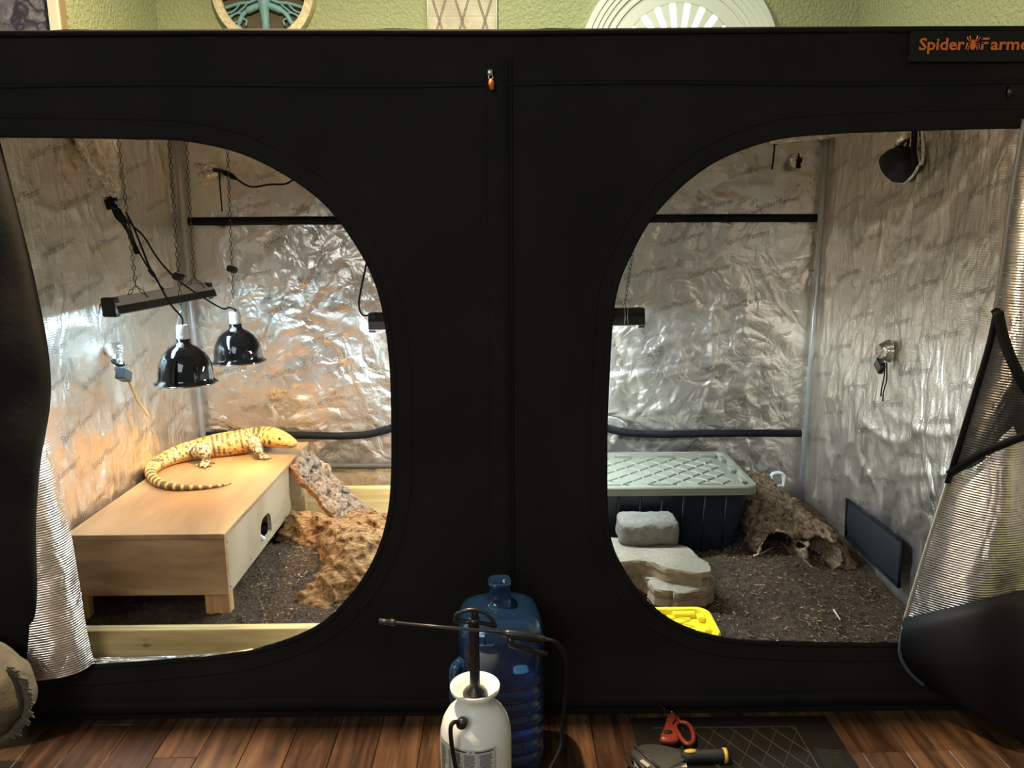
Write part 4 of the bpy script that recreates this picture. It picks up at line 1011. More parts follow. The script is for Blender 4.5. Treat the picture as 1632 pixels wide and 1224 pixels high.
def paver():
    c = Vector((.562, .718, 0))
    def f(X, Y, Z):
        qx, qy, qz = np.abs(X-c.x)-.122+.030, np.abs(Y-c.y)-.076+.030, np.abs(Z-.318)-.050+.026
        d = np.sqrt(np.maximum(qx, 0)**2+np.maximum(qy, 0)**2+np.maximum(qz, 0)**2)+np.minimum(np.maximum(qx, np.maximum(qy, qz)), 0)-.027
        return d+.005*fbm(X*18, Y*18, Z*18, 111, 3)+.0025*vn(X*90, Y*90, Z*90, 113)
    sdf_piece('paver_stone', f, (c.x-.14, c.y-.11, .255), (c.x+.14, c.y+.11, .39), .005, M['paver'], 'rounded grey concrete paver on top of the flagstones', 'stone')
paver()

# ------------------------------------------------------------------ totes
def rrect(x0, x1, y0, y1, r, n=6):
    P = []
    for cx, cy, a in ((x1-r, y0+r, -90), (x1-r, y1-r, 0), (x0+r, y1-r, 90), (x0+r, y0+r, 180)):
        for q in range(n+1): g = math.radians(a+90*q/n); P.append((cx+r*math.cos(g), cy+r*math.sin(g)))
    return P
def lid(t, x0, x1, y0, y1, zt, mat, rim=.036, floor=.018, cell=.12):
    levels = [(0, -rim, .03), (.0, -.006, .03), (.004, 0, .03), (.022, 0, .03), (.028, -floor, .03), (.034, -floor, .03)]
    rows = []
    for ins, dz, r in levels: rows.append([(x, y, zt+dz) for x, y in rrect(x0+ins, x1-ins, y0+ins, y1-ins, .05-ins*.6)])
    rows = [r+[r[0]] for r in rows]; mb = MB().grid(rows); last = rows[-1][:-1]; mb.add(last, [tuple(range(len(last)))])
    inner = [(x, y, zt-rim) for x, y in rrect(x0+.004, x1-.004, y0+.004, y1-.004, .045)]; mb.add(inner, [tuple(range(len(inner)))])
    o = mb.build('lid', mat, t, False)
    # raised diamond panels
    fx0, fx1, fy0, fy1 = x0+.075, x1-.075, y0+.07, y1-.06; zf = zt-floor; mb = MB(); nx = int((fx1-fx0)/cell)+1; ny = int((fy1-fy0)/(cell*.8))+1; W, H = (fx1-fx0)/nx, (fy1-fy0)/ny
    def clip(P):
        for ax, lim, sg in ((0, fx0, 1), (0, fx1, -1), (1, fy0, 1), (1, fy1, -1)):
            out = []
            for i in range(len(P)):
                a, b = P[i], P[(i+1) % len(P)]; da, db = sg*(a[ax]-lim), sg*(b[ax]-lim)
                if da >= 0: out.append(a)
                if da*db < 0: tt = da/(da-db); out.append((a[0]+(b[0]-a[0])*tt, a[1]+(b[1]-a[1])*tt))
            P = out
            if len(P) < 3: return []
        return P
    for i in range(-1, 2*nx+2):
        for j in range(-1, 2*ny+2):
            if (i+j) % 2: continue
            cx, cy = fx0+i*W/2, fy0+j*H/2; P = clip([(cx-W/2*.88, cy), (cx, cy-H/2*.88), (cx+W/2*.88, cy), (cx, cy+H/2*.88)])
            if len(P) < 3: continue
            L = len(P); c = (sum(p[0] for p in P)/L, sum(p[1] for p in P)/L)
            MB().add([(x, y, zf) for x, y in P]+[(c[0]+(x-c[0])*.9, c[1]+(y-c[1])*.9, zf+.007) for x, y in P], [(q, (q+1) % L, L+(q+1) % L, L+q) for q in range(L)]+[tuple(range(L, 2*L))]).build('diamond_panel', mat, o)
    # blocks moulded along the inner rim
    mb = MB(); n = max(3, int((x1-x0)/.16))
    for q in range(n):
        xx = x0+.09+(x1-x0-.18)*q/(n-1)
        for yy in (y1-.042, y0+.034): MB().box((xx, yy, zt-.009), (.075, .024, .018), bev=.003).build('rim_block', mat, o)
    for q in range(3):
        yy = y0+.1+(y1-y0-.2)*q/2
        if y1-y0 < .3:
            if q == 1: continue
            yy = y0+.065+(y1-y0-.13)*q/2
        for xx in (x0+.04, x1-.04): MB().box((xx, yy, zt-.009), (.024, .06 if y1-y0 > .3 else .034, .018), bev=.003).build('rim_block', mat, o)
def storage_tote():
    x0, x1, y0, y1, zt = .255, 1.027, .785, 1.29, .465
    t = thing('storage_tote', 'large dark navy storage tote with a sage grey moulded lid', 'storage tote', ((x0+x1)/2, (y0+y1)/2, .13))
    rows = []
    for ins, z in ((.070, .13), (.066, .14), (.026, .425), (.026, .43)):
        P = rrect(x0+ins, x1-ins, y0+ins, y1-ins, .05); rows.append([(x, y, z) for x, y in P])
    rows = [r+[r[0]] for r in rows]; mb = MB().grid(rows); b = rows[0][:-1]; mb.add(b, [tuple(range(len(b)))]); mb.build('body', M['tote'], t)
    for q in range(7):
        x = x0+.12+q*.088; MB().tube([(x, y0+.064, .15), (x, y0+.026, .425)], .006, 6).build('body_rib', M['tote'], t, True)
    lid(t, x0, x1, y0, y1, zt, M['tote_lid'])
storage_tote()
def yellow_lid():
    x0, x1, y0, y1, zt = .22, .692, .056, .268, .215
    t = thing('tote_lid', 'bright yellow moulded tote lid lying on the soil by the front', 'lid', ((x0+x1)/2, (y0+y1)/2, .17))
    lid(t, x0, x1, y0, y1, zt, M['yellow'], rim=.03, floor=.016, cell=.09)
yellow_lid()
def plastic_ring():
    c = atY(1239, 763, 1.40); c.z = .285
    t = thing('plastic_clip', 'small white plastic hoop on the soil by the rear pole', 'clip', tuple(c))
    P = [(c.x+.032*kx, c.y, c.z+.036*kz) for kx, kz in ((-.9, -.9), (-1, 0), (-.85, .75), (-.3, 1), (.4, 1), (.85, .7), (1, 0), (.95, -.8))]
    MB().tube(catmull([Vector(p) for p in P], 4), .007, 8, flat=1.8, upv=(0, 1, 0)).build('hoop', M['white_plastic'], t, True)
    MB().tube([(c.x-.03, c.y-.005, c.z-.032), (c.x-.005, c.y-.012, c.z-.034), (c.x+.006, c.y-.012, c.z-.024), (c.x+.032, c.y-.004, c.z-.035)], .007, 8).build('foot', M['white_plastic'], t, True)
plastic_ring()

# ------------------------------------------------------------------ lamps
def chain_mb(p0, p1, pitch=.021, lw=.0062, r=.0014, mb=None):
    mb = mb or MB(); p0, p1 = Vector(p0), Vector(p1); L = (p1-p0).length; n = max(1, int(L/(pitch*.8))); d = (p1-p0)/n; z = d.normalized()
    for i in range(n):
        q = z.to_track_quat('Z', 'Y').to_matrix() @ Matrix.Rotation(math.pi/2*(i % 2)+.5, 3, 'Z') @ Matrix.Rotation(math.pi/2, 3, 'Y') @ Matrix.Rotation(0, 3, 'Z')
        c = p0+d*(i+.5); hl = pitch*.5-lw*.2
        pts = []
        for k_ in range(8):
            g = 2*math.pi*k_/8; x = lw*math.cos(g)*.9; y = lw*math.sin(g); zz = (hl-lw if math.sin(g) >= 0 else -(hl-lw))
            pts.append(c+(z.to_track_quat('Z', 'Y').to_matrix() @ Matrix.Rotation(math.pi/2*(i % 2)+.5, 3, 'Z')) @ Vector((x, 0, zz+y)))
        pts.append(pts[0]); mb.tube(pts, r, 4, False)
    return mb
def dome_lamp(top_px, rim_c, Y, dia, hgt, label, chain_top_px, cord_pts, tilt=0.0, watts=22, sticker=False):
    base = atY(rim_c[0], rim_c[1], Y); zr = base.z
    t = thing('dome_lamp', label, 'heat lamp', (base.x, Y, zr), 'chain hung heat lamps')
    R = dia/2; c = (base.x, Y, zr); Rm = Matrix.Rotation(tilt, 3, 'Y')
    prof = [(R*1.0, -.002), (R*1.09, .0), (R*1.10, .004), (R*1.0, .008), (R*.97, .02)]+[(R*math.cos(a)**.8*.97, .02+(hgt-.045)*math.sin(a)) for a in np.linspace(.12, 1.18, 14)]
    rt = .024; zt = .02+(hgt-.045)*math.sin(1.18)
    prof += [(rt+.006, zt+.008), (rt, zt+.016), (rt, zt+.030), (.0005, zt+.030)]
    MB().lathe(prof, c, 48, Rm).build('shade', M['gloss_black'], t, True)
    inn = [(R*.99, -.001)]+[(R*math.cos(a)**.8*.93, .016+(hgt-.05)*math.sin(a)) for a in np.linspace(.1, 1.2, 12)]+[(.0005, zt)]
    MB().lathe(inn, c, 40, Rm).build('reflector', M['lamp_inside'], t, True)
    MB().torus(c, R*1.09, .003, Rm, 48, 6).build('rim', plain('rim_metal', (.5, .5, .5), .15, 1.0), t, True)
    zs = zt+.028; so_ = Vector(c)+Rm @ Vector((0, 0, zs))
    MB().lathe([(.021, 0), (.0225, .004), (.0225, .012), (.0215, .014), (.0225, .017), (.0225, .045), (.019, .052), (.0005, .053)], so_, 24, Rm).build('socket', M['ceramic'], t, True)
    MB().lathe([(.0005, -.062), (.022, -.058), (.033, -.04), (.034, -.03), (.02, .0), (.016, .02)], Vector(c)+Rm @ Vector((0, 0, .07)), 20, Rm).build('bulb', M['bulb'], t, True)
    tp = Vector(c)+Rm @ Vector((0, 0, zs+.053)); hk = tp+Vector((0, 0, .055))
    mb = MB()
    for s in (-1, 1): mb.tube(catmull([hk, tp+Vector((s*.016, 0, .012)), tp+Vector((s*.026, 0, -.03)), tp+Vector((s*.024, 0, -.085))], 4), .0012, 5)
    mb.build('bail_wire', M['wire'], t, True)
    ct = atY(chain_top_px[0], chain_top_px[1], Y); ct.z = max(ct.z, 1.94)
    chain_mb(hk, ct).build('hanging_chain', M['chain'], t, True)
    if cord_pts: cord('power_cord', [tp]+[atY(*p) for p in cord_pts], .0036, M['rubber'], t)
    hp = hk.lerp(ct, .16); MB().box(hp, (.042, .026, .026), Matrix.Rotation(.3, 3, 'Y'), bev=.006).build('chain_clip', M['black_plastic'], t)
    MB().lathe([(.0135, 0), (.0135, .004), (.0005, .004)], Vector(c)+Rm @ Vector((0, -R*.30, .02+(hgt-.045)*.99)), 12, Matrix.Rotation(.9, 3, 'X')).build('vent_hole', M['lamp_inside'], t, True)
    if sticker:
        p = atY(345, 577, Y-R*.62); MB().box(p+Vector((.006, -.0, .004)), (.018, .002, .014), Matrix.Rotation(-.9, 3, 'Z')).build('sticker', M['white_plastic'], t)
    l = light('lamp_glow', 'SPOT', tuple(Vector(c)+Vector((0, 0, -.004))), watts, (1.0, .59, .23), .025, tuple(Vector(c)+Rm @ Vector((0, 0, -1))), cone=2.5, blend=.5); l.parent = t; l.matrix_parent_inverse = Matrix.Translation(-Vector(t.location))
    l = light('lamp_beam', 'SPOT', tuple(Vector(c)+Vector((0, 0, -.004))), watts*.33, (1.0, .68, .30), .03, tuple(Vector(c)+Rm @ Vector((.02, -.05, -1))), cone=.95, blend=.9); l.parent = t; l.matrix_parent_inverse = Matrix.Translation(-Vector(t.location))
    return t
dome_lamp((291, 518), (297, 609), .62, .200, .165, 'nearer of the two black dome heat lamps over the box', (268, 190), [(289, 505, .60), (272, 485, .58), (252, 450, .6), (238, 425, .60), (228, 400, .6), (217, 372, .6), (207, 350, .6), (200, 338, .6)], .02, 10)
dome_lamp((378, 495), (381, 576), .98, .200, .160, 'farther black dome heat lamp with a white sticker', (361, 190), [(376, 494, .95), (365, 490, .9), (355, 492, .86), (330, 478, .8), (305, 462, .72), (278, 442, .68), (250, 410, .65), (230, 378, .62), (210, 358, .6), (202, 340, .6)], -.02, 31, True)

def light_bar(A, B, w_, hgt, label, ridge_col, glow_mat, name='light_bar'):
    A, B = Vector(A), Vector(B); ax = (B-A).normalized(); sd = ax.cross(Vector((0, 0, 1))).normalized(); up = sd.cross(ax); c = (A+B)/2
    t = thing(name, label, 'tube light', tuple(c), 'chain hung tube lights')
    # folded metal reflector: flat ridge on top, flared sides
    prof = [(-w_*.5, -hgt*.5), (-w_*.40, hgt*.0), (-w_*.08, hgt*.5), (w_*.08, hgt*.5), (w_*.40, hgt*.0), (w_*.5, -hgt*.5)]
    rows = [[p+sd*a+up*b for a, b in prof] for p in (A, A.lerp(B, .33), A.lerp(B, .66), B)]
    MB().grid(rows).build('housing', plain('bar_metal', (.045, .042, .038), .45, .3), t)
    for sg in (-1, 1):
        rw = [[p+sd*(sg*a*w_)+up*(hgt*b_) for a, b_ in ((.415, .02), (.41, .035), (.10, .54), (.0, .545))] for p in (A, B)]
        MB().grid(rw).build('ridge', plain('bar_ridge', ridge_col, .4, .25), t)
    rows = [[p+sd*a*.94+up*(b-.003) for a, b in prof] for p in (A, B)]
    MB().grid(rows).build('reflector', M['lamp_inside'], t)
    for p, s in ((A, 1), (B, -1)):
        q = Matrix((ax, sd, up)).transposed()
        MB().box(p+ax*s*.012-up*hgt*.10, (.03, w_*.62, hgt*1.3), q, bev=.004).build('end_cap', M['black_plastic'], t)
    MB().tube([A+ax*.03-up*hgt*.43, B-ax*.03-up*hgt*.43], .008, 10).build('lamp_tube', glow_mat, t, True)
    return t, ax, sd, up
LA, LB = atY(172, 488, .42), atY(330, 461, .95)
t, ax, sd, up = light_bar(LA, LB, .085, .05, 'short grey tube light hung on chains over the plywood box', (.72, .70, .66), M['tube_short'])  # pale ridge colour paints the roof's reflection onto the upper slopes
for fr, tx, ty in ((.26, 184, 195), (.86, 296, 200)):
    p = LA.lerp(LB, fr); top = atY(tx, ty, p.y); top.z = max(top.z, 1.94); ap = p+Vector((0, 0, .055))
    mb = chain_mb(ap, top)
    for s in (-1, 1): chain_mb(p+ax*.02*s+sd*.03*s+Vector((0, 0, .012)), ap, mb=mb)
    mb.build('hanging_chain', M['chain'], t, True)
cord('power_cord', [LA.lerp(LB, .55)+up*.02, atY(255, 455, .66), atY(246, 438, .64), atY(232, 420, .62), atY(214, 385, .6), atY(204, 352, .6)], .003, M['rubber'], t)
sw = atY(242, 435, .63); MB().box(sw, (.014, .014, .034), Matrix.Rotation(-.6, 3, 'Y'), bev=.004).build('cord_switch', M['black_plastic'], t)
MA, MBp = atY(590, 511, .8), atY(1025, 503, .8)
t2, ax2, sd2, up2 = light_bar(MA, MBp, .10, .058, 'long black tube light hung across the middle behind the centre panel', (.02, .02, .02), M['tube_glow'])
for fr, tx, ty in ((.06, 590, 300), (.93, 1022, 310)):
    p = MA.lerp(MBp, fr)+Vector((0, 0, .03)); top = atY(tx, ty, .8)
    d = (top-p); top = p+d*((1.94-p.z)/d.z); mb = chain_mb(p, top); mb.build('hanging_chain', M['chain'], t2, True)
p = MA.lerp(MBp, .93)
for s in (-1, 1): MB().tube([p+Vector((s*.007, -.05, .034)), p+Vector((s*.004, -.055, .0)), p+Vector((s*.008, -.06, -.03))], .0018, 5).build('hook', M['wire'], t2, True)
cord('power_cord', [atY(592, 502, .8), atY(578, 502, .8), atY(572, 486, .8), atY(576, 458, .8), atY(582, 430, .8), atY(588, 396, .8), atY(596, 340, .8)], .0038, M['rubber'], t2)
def tube_area(A, B, e, nm, t):
    A, B = Vector(A), Vector(B); c = (A+B)/2-Vector((0, 0, .046)); l = light(nm, 'AREA', c, e, (.60, .84, 1.0), (B-A).length*.9, size_y=.03)
    l.rotation_euler = (0, 0, math.atan2(B.y-A.y, B.x-A.x)); l.parent = t; l.matrix_parent_inverse = Matrix.Translation(-Vector(t.location))
tube_area(LA, LB, .8, 'tube_glow_left', t); tube_area(MA, MBp, 2, 'tube_glow_middle', t2)

# loose cables coming out of the wall sleeve
cb = thing('cable_bundle', 'bundle of black plugs and cables hanging from the wall sleeve', 'cable', tuple(atY(185, 330, .6)))
MB().tube(catmull([atY(171, 306, .6), atY(174, 320, .6), atY(178, 333, .6)], 4), .017, 8).build('plug', M['rubber'], cb, True)
MB().tube(catmull([atY(186, 334, .6), atY(193, 346, .6), atY(202, 356, .6)], 4), .013, 8).build('plug', M['rubber'], cb, True)
for d in (0, 4, 8): cord('cable', [atY(177+d, 326, .6), atY(184+d, 345, .6), atY(196+d*.5, 358, .605), atY(207+d*.4, 378, .61), atY(216+d*.5, 405, .61)], .0036, M['rubber'], cb)
cb2 = thing('cable', 'thin black cable with an inline plug crossing the upper rear foil', 'cable', tuple(atY(400, 296, 1.40)))
MB().tube([atY(354, 272, 1.41), atY(360, 276, 1.40), atY(370, 281, 1.39), atY(378, 286, 1.39)], [.005, .013, .013, .005], 8).build('plug', M['rubber'], cb2, True)
cord('lead', [atY(376, 284, 1.39), atY(390, 294, 1.39), atY(405, 298, 1.39), atY(430, 294, 1.38), atY(455, 293, 1.37), atY(470, 284, 1.36), atY(490, 271, 1.34), atY(520, 250, 1.3)], .0042, M['rubber'], cb2)
pb = thing('plug_box', 'small grey plug hanging at the left foil wall with a pale cord', 'plug', tuple(atX(197, 598, -1.38)))
MB().box(atX(197, 598, -1.385), (.035, .06, .038), Matrix.Rotation(-.45, 3, 'X'), bev=.003).build('body', plain('grey_box', (.05, .055, .065), .4), pb)
cord('cord', [atX(205, 606, -1.39), atX(213, 625, -1.40), atX(222, 643, -1.43), atX(236, 662, -1.46)], .0052, M['yellow_cord'], pb)

# ------------------------------------------------------------------ outside, on the floor
def water_jug():
    cx, cy = -.018, -.20; R = .118
    t = thing('water_jug', 'blue translucent water jug standing behind the white sprayer', 'jug', (cx, cy, 0))
    k = Mat('blue_clear'); k.set(Base_Color=(.12, .36, .85), Roughness=.04, Transmission_Weight=.94, IOR=1.42, Specular_IOR_Level=.9, Coat_Weight=.6, Coat_Roughness=.03)
    M['blue'] = k.m
    prof = [(.0005, .004), (R*.80, .004), (R*.96, .014), (R, .035)]
    z = .05
    while z < .29:
        prof += [(R, z), (R, z+.016), (R*.955, z+.022), (R*.955, z+.027), (R, z+.034)]; z += .040
    prof += [(R, .30), (R*.97, .315), (R*.97, .33), (R, .345), (R, .405), (R*.97, .43), (R*.86, .455), (R*.62, .470), (R*.36, .476), (.031, .484), (.029, .50), (.029, .53), (.032, .534), (.032, .541), (.029, .545), (.026, .545), (.026, .49), (.028, .482), (R*.35, .473), (R*.6, .467), (R*.83, .452), (R*.94, .428), (R*.97, .405), (R*.97, .345), (R*.93, .32), (R*.925, .06), (R*.92, .02), (R*.78, .009), (.0005, .009)]
    MB().lathe(prof, (cx, cy, 0), 64, Matrix.Rotation(.1, 3, 'Z'), sq=3.4).build('bottle', M['blue'], t, True)
    hx = cx-R*1.02
    MB().tube(catmull([(hx+.02, cy-.05, .335), (hx-.004, cy-.07, .32), (hx-.006, cy-.075, .27), (hx-.004, cy-.07, .21), (hx+.02, cy-.05, .19)], 6), .013, 10).build('handle', M['blue'], t, True)
    kw = Mat('water'); kw.set(Base_Color=(.50, .78, .98), Roughness=.02, Transmission_Weight=.65, IOR=1.33)
    MB().lathe([(.0005, .011), (R*.77, .011), (R*.90, .022), (R*.905, .06), (R*.905, .285), (.0005, .285)], (cx, cy, 0), 48, Matrix.Rotation(.1, 3, 'Z'), sq=3.4).build('water', kw.m, t, True)
water_jug()
def sprayer():
    cx, cy = -.078, -.47; R = .088
    t = thing('pump_sprayer', 'white plastic pump sprayer with a black wand and hose', 'sprayer', (cx, cy, 0))
    k = Mat('milky'); k.set(Base_Color=(.88, .88, .80), Roughness=.38, Subsurface_Weight=.25, Subsurface_Radius=(.03, .03, .025), Subsurface_Scale=.5)
    ztop = atY(757, 1092, cy).z
    z0 = ztop-.062
    prof = [(.0005, .002), (R*.9, .002), (R, .012), (R, z0-.075), (R*.985, z0-.055), (R*.92, z0-.030), (R*.80, z0-.010), (R*.62, z0+.006), (R*.47, z0+.014), (R*.45, z0+.030), (R*.55, z0+.042), (R*.68, z0+.052), (R*.695, z0+.062), (R*.67, z0+.064), (R*.5, z0+.047), (R*.40, z0+.036), (.0005, z0+.034)]
    MB().lathe(prof, (cx, cy, 0), 48).build('tank', k.m, t, True)
    zp = z0+.036; zt = atY(757, 985, cy).z
    MB().lathe([(.030, 0), (.031, .006), (.026, .014), (.016, .022), (.0125, .03), (.0125, zt-zp-.01), (.014, zt-zp), (.0005, zt-zp)], (cx, cy, zp), 20).build('pump', M['black_plastic'], t, True)
    hp = [atY(x, y, cy) for x, y in ((727, 992), (728, 980), (742, 973), (758, 972), (775, 978), (786, 990), (785, 1000))]
    MB().tube(catmull(hp, 5), .0055, 8).build('pump_handle', M['black_plastic'], t, True)
    MB().box(atY(757, 988, cy), (.016, .012, .05), bev=.004).build('pump_handle', M['black_plastic'], t)
    MB().tube([atY(722, 989, cy), atY(758, 992, cy), atY(792, 997, cy)], .006, 8).build('pump_handle', M['black_plastic'], t, True)
    # wand across the top
    wy = cy-.018
    a, b = atY(604, 990, wy), atY(802, 1008, wy)
    MB().tube([a, b], .0036, 8).tube([a, a.lerp(b, .09)], .0068, 8).tube([a.lerp(b, .09), a.lerp(b, .13)], .0085, 8).build('wand', plain('wand', (.035, .033, .03), .35), t, True)
    g = [atY(x, y, wy) for x, y in ((798, 1008), (812, 1010), (835, 1013), (868, 1020))]
    h = MB().tube(g, [.007, .011, .012, .010], 10); h.tube([atY(812, 1014, wy), atY(815, 1026, wy), atY(838, 1034, wy), atY(872, 1043, wy)], [.010, .010, .008, .005], 8).build('trigger_grip', M['black_plastic'], t, True)
    cord('hose', [atY(866, 1019, wy), atY(884, 1023, wy), atY(898, 1040, wy+.02), atY(904, 1065, wy+.05), atY(902, 1110, wy+.08), atY(896, 1160, wy+.1), atY(890, 1200, wy+.08), atY(850, 1262, wy+.02), atY(800, 1290, wy-.10), atY(750, 1262, wy-.09), atY(730, 1235, wy-.085), atY(722, 1200, wy-.085), atY(718, 1165, wy-.083), atY(722, 1152, wy-.075), atY(733, 1150, wy-.06)], .0052, M['rubber'], t, 8)
    e = atY(736, 1153, cy-R*.92); MB().lathe([(.012, -.012), (.0135, -.006), (.0135, .004), (.011, .009), (.0005, .010)], e, 16, Vector((-.35, -1, .1)).to_track_quat('Z', 'Y').to_matrix()).build('outlet_nut', M['black_plastic'], t, True)
    # label wrapped on the tank, with columns of small print
    k = Mat('label_print'); lb = k.coord('Generated'); 
    def wrap(a0, a1, zb, zt_, mat, name, r=R+.0008, par=t):
        rows = [[(cx+r*math.sin(a), cy-r*math.cos(a), zz) for zz in (zb, zt_)] for a in np.linspace(a0, a1, 14)]; return MB().grid(rows).build(name, mat, par, True)
    zl = atY(757, 1196, cy-R).z
    lab = wrap(-1.25, .62, zl-.16, zl, plain('label_paper', (.60, .60, .52), .5), 'label')
    ink = plain('ink', (.06, .06, .055), .6); r_ = random.Random(3); mb = MB()
    def bar(a0, a1, z, h):
        n = max(2, int(abs(a1-a0)/.08)+1); mb.grid([[(cx+(R+.0016)*math.sin(a), cy-(R+.0016)*math.cos(a), zz) for zz in (z-h/2, z+h/2)] for a in np.linspace(a0, a1, n)])
    bar(-.62, -.22, zl-.006, .004); bar(.02, .52, zl-.006, .004); bar(-.12, -.08, zl-.006, .003)
    for c0, c1 in ((-1.2, -.85), (-.80, -.66), (-.60, -.36), (-.30, .06), (.12, .54)):
        z = zl-.014
        while z > zl-.155: bar(c0+r_.uniform(0, .03), c1-r_.uniform(0, (c1-c0)*.35), z, .0016); z -= .0034
    for a in (-.33, .09, .57): bar(a, a+.006, zl-.085, .15)
    tag(mb.build('small_print', ink, lab), kind='stuff')
sprayer()
def doormat():
    P = [atZ(x, y, .006) for x, y in ((990, 1143), (1290, 1141), (1360, 1224), (985, 1224))]
    x0, x1 = .40, .905; y1 = -.045; y0 = -.62
    t = thing('doormat', 'dark ribbed rubber doormat with a diamond pattern', 'doormat', ((x0+x1)/2, (y0+y1)/2, 0))
    dm = plain('mat', (.007, .006, .0045), .85, Specular_IOR_Level=.15); rb = plain('mat_rib', (.034, .030, .021), .8, Specular_IOR_Level=.15)
    MB().box(((x0+x1)/2+.03, (y0+y1)/2, .004), (x1-x0+.1, y1-y0, .008), bev=.002).build('base', dm, t)
    xa, xb, ya, yb = .56, .87, y0, -.10
    mb = MB(); s = .062
    for i in range(-12, 14):
        for sg in (-1, 1):
            # diagonal line clipped to the panel
            pts = []
            for q in range(121):
                y = ya+(yb-ya)*q/120; x = xa+i*s+sg*(y-ya)*.62
                if xa-.0 <= x <= xb: pts.append((x, y, .009))
            if len(pts) > 3: mb.tube([pts[0], pts[-1]], .0022, 4)
    mb.build('diamond_rib', rb, t)
    MB().tube([(xa-.12, yb, .009), (xb, yb, .009), (xb, ya, .009)], .003, 4).build('panel_border', rb, t)
    mb = MB()
    for q in range(40): y = -.2-q*.009; mb.tube([(xb+.02, y, .0085), (xb+.085, y-.012, .0085)], .0016, 4)
    mb.build('edge_rib', rb, t)
doormat()
def shears():
    t = thing('garden_shears', 'red handled shears standing open against the tent hem', 'shears', tuple(atZ(1075, 1180, 0)))
    red = plain('red_handle', (.19, .026, .012), .4)
    
    def Lp(x, y): 
        return atZ(x, y, .024)
    piv = Lp(1070, 1140)
    # closed handle (left) and loop handle (right)
    lh = MB(); P = [Lp(x, y) for x, y in ((1066, 1136), (1074, 1137), (1077, 1146), (1072, 1157), (1076, 1168), (1081, 1178), (1078, 1183), (1066, 1184), (1054, 1182), (1052, 1177), (1057, 1165), (1062, 1150))]
    P = catmull(P, 3, True); n_ = Vector((0, -.15, .98))
    c = sum(P, Vector())/len(P); rows = [[c+(p-c)*q+n_*d for p in P]+[c+(P[0]-c)*q+n_*d for _ in (0,)] for q, d in ((1, -.007), (1.03, 0), (1, .007), (.86, .011))]
    lh.grid(rows); lh.add([tuple(v) for v in rows[-1][:-1]], [tuple(range(len(P)))]); h1 = lh.build('handle', red, t, True)
    MB().lathe([(.014, 0), (.012, .003), (.0005, .003)], Lp(1064, 1172)+n_*.012, 14, n_.to_track_quat('Z', 'Y').to_matrix(), sy=.55).build('finger_hole', M['rubber'], h1, True)
    lp = [Lp(x, y) for x, y in ((1078, 1143), (1081, 1150), (1076, 1158), (1080, 1167), (1088, 1180), (1096, 1186), (1104, 1182), (1105, 1172), (1101, 1160), (1094, 1153), (1086, 1151), (1081, 1150))]
    MB().tube(catmull(lp, 5), .0068, 8).build('handle', red, t, True)
    tip = atY(1046, 1117, -.052)
    for d in (0, .006): MB().tube([piv+Vector((d, .002, 0)), piv.lerp(tip, .5)+Vector((d, 0, .0)), tip], [.011, .010, .003], 6, flat=.4).build('blade', plain('dark_blade', (.02, .02, .02), .35, .6), t)
    MB().lathe([(.004, 0), (.003, .002), (.0005, .0025)], piv+n_*.014, 10, n_.to_track_quat('Z', 'Y').to_matrix()).build('pivot', M['wire'], t, True)
shears()
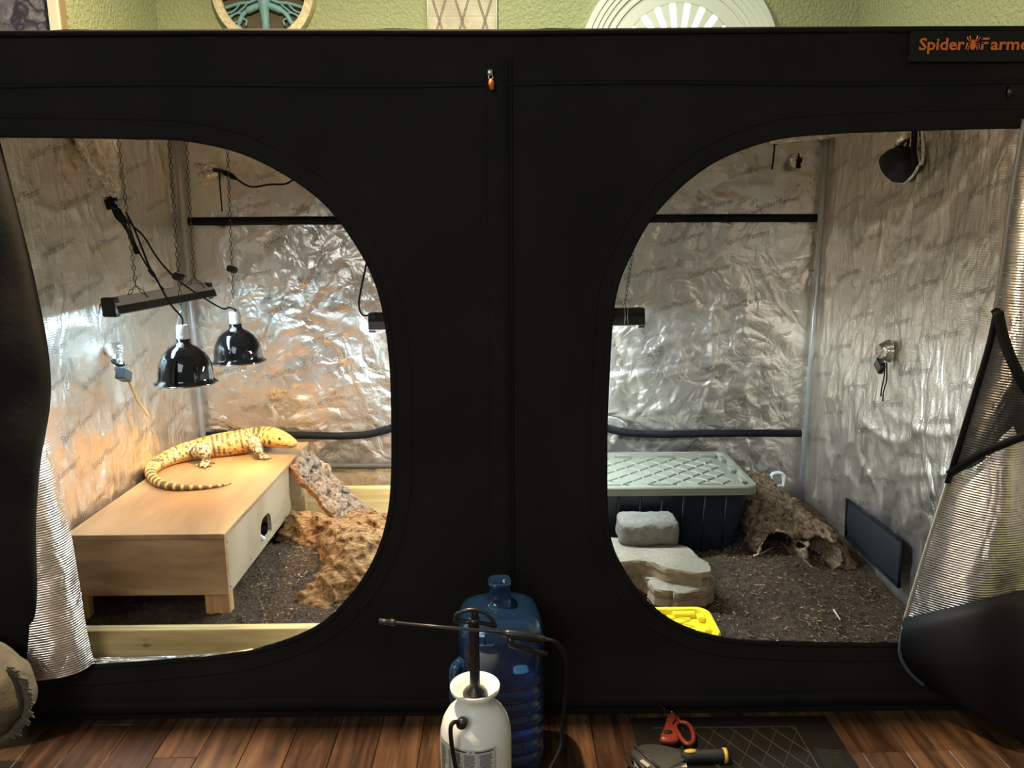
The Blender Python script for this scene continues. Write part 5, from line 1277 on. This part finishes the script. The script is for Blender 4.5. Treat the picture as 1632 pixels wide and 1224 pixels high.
def trowel():
    t = thing('hand_trowel', 'grey hand trowel with a black and yellow handle on the doormat', 'trowel', tuple(atZ(1100, 1205, .01)))
    G = lambda x, y, z=.02: atZ(x, y, z)
    a, b = G(1084, 1205, .026), G(1160, 1204, .024)
    MB().tube([a, a.lerp(b, .2), a.lerp(b, .6), a.lerp(b, .93), b], [.015, .019, .018, .019, .017], 14).build('grip', plain('grip_black', (.014, .015, .016), .5), t, True)
    y = plain('tool_yellow', (.62, .40, .05), .45)
    MB().tube([a.lerp(b, .90), a.lerp(b, .97)], .0205, 16).build('grip_end', y, t, True)
    q = a.lerp(b, .20)+Vector((0, -.004, .018)); MB().lathe([(.0005, -.004), (.018, -.002), (.017, .003), (.0005, .004)], q, 18, Matrix.Rotation(.1, 3, 'Z'), sy=.42).build('grip_inlay', y, t, True)
    rows = []
    for u_ in np.linspace(0, 1, 9):
        c = G(1092, 1206, .022).lerp(G(1008, 1212, .014), u_); w_ = .016+.040*math.sin(min(1, u_*1.6)*math.pi/2)*(1-max(0, u_-.75)*2.2)
        rows.append([c+Vector((0, s*w_, -.010*s*s+.016)) for s in (-1, -.5, 0, .5, 1)])
    mb = MB().grid(rows); mb.grid([[p+Vector((0, 0, -.002)) for p in r] for r in rows]); mb.build('blade', plain('trowel_grey', (.055, .058, .05), .5, .3), t, True)
    MB().box(G(1080, 1220, .012), (.05, .018, .006), Matrix.Rotation(-.1, 3, 'Z')).build('label', plain('tag_white', (.5, .48, .4), .6), t)
    t2_ = thing('hand_rake', 'small black pronged hand rake with a white tag on the doormat', 'hand rake', tuple(G(1030, 1215, .01)))
    for (p, q2) in (((1010, 1187), (1050, 1224)), ((1002, 1198), (1040, 1240)), ((996, 1206), (1030, 1250))):
        MB().tube([G(*p, .03), G((p[0]+q2[0])/2, (p[1]+q2[1])/2, .034), G(*q2, .028)], .0045, 6).build('prong', plain('prong', (.03, .03, .028), .5), t2_, True)
    MB().box(G(1028, 1217, .036), (.012, .03, .004), Matrix.Rotation(.6, 3, 'Z')).build('tag', plain('tag2', (.45, .42, .36), .6), t2_)
trowel()
def cushion():
    c = atY(-12, 1105, -.30)
    t = thing('fringed_throw', 'cream fringed cloth corner hanging by the left flap', 'throw', (c.x, -.3, 0))
    cr = Mat('shaded_cream_cloth'); v = cr.coord(); cr.set(Base_Color=cr.ramp(cr.noise(v, 30, 4), [(.3, (.075, .064, .040)), (.7, (.125, .105, .066))]), Roughness=.95); cr.bump(cr.noise(v, 120, 3), .5, .004)  # cream cloth darkened in its colour to stand in for shade
    pts = [(-150, 990), (-60, 1020), (0, 1050), (26, 1070), (40, 1100), (43, 1125), (30, 1145), (14, 1160), (-20, 1172), (-150, 1190)]
    P = catmull([atY(x, y, -.24) for x, y in pts], 4, False); cc = atY(-60, 1100, -.24); rows = []
    for q, d in ((1, .05), (1.02, .02), (.97, -.03), (.8, -.07), (.4, -.09), (.02, -.095)): rows.append([cc+(p-cc)*q+Vector((0, d, .006*math.sin(i*1.1)*q)) for i, p in enumerate(P)])
    MB().grid(rows).build('cloth', cr.m, t, True)
    r = random.Random(2); mb = MB()
    for i in range(10, len(P)-3):
        for s in (0, .33, .66):
            p = P[i].lerp(P[i+1], s); d = (p-cc).normalized(); L = r.uniform(.016, .03)
            mb.tube([p+Vector((0, -.01, 0)), p+d*L*.6+Vector((r.uniform(-.004, .004), -.02, r.uniform(-.004, .004))), p+d*L+Vector((r.uniform(-.01, .01), -.018, -.008))], [.0035, .0048, .003], 5)
    fr = mb.build('fringe', cr.m, t, True); fr['kind'] = 'stuff'
cushion()
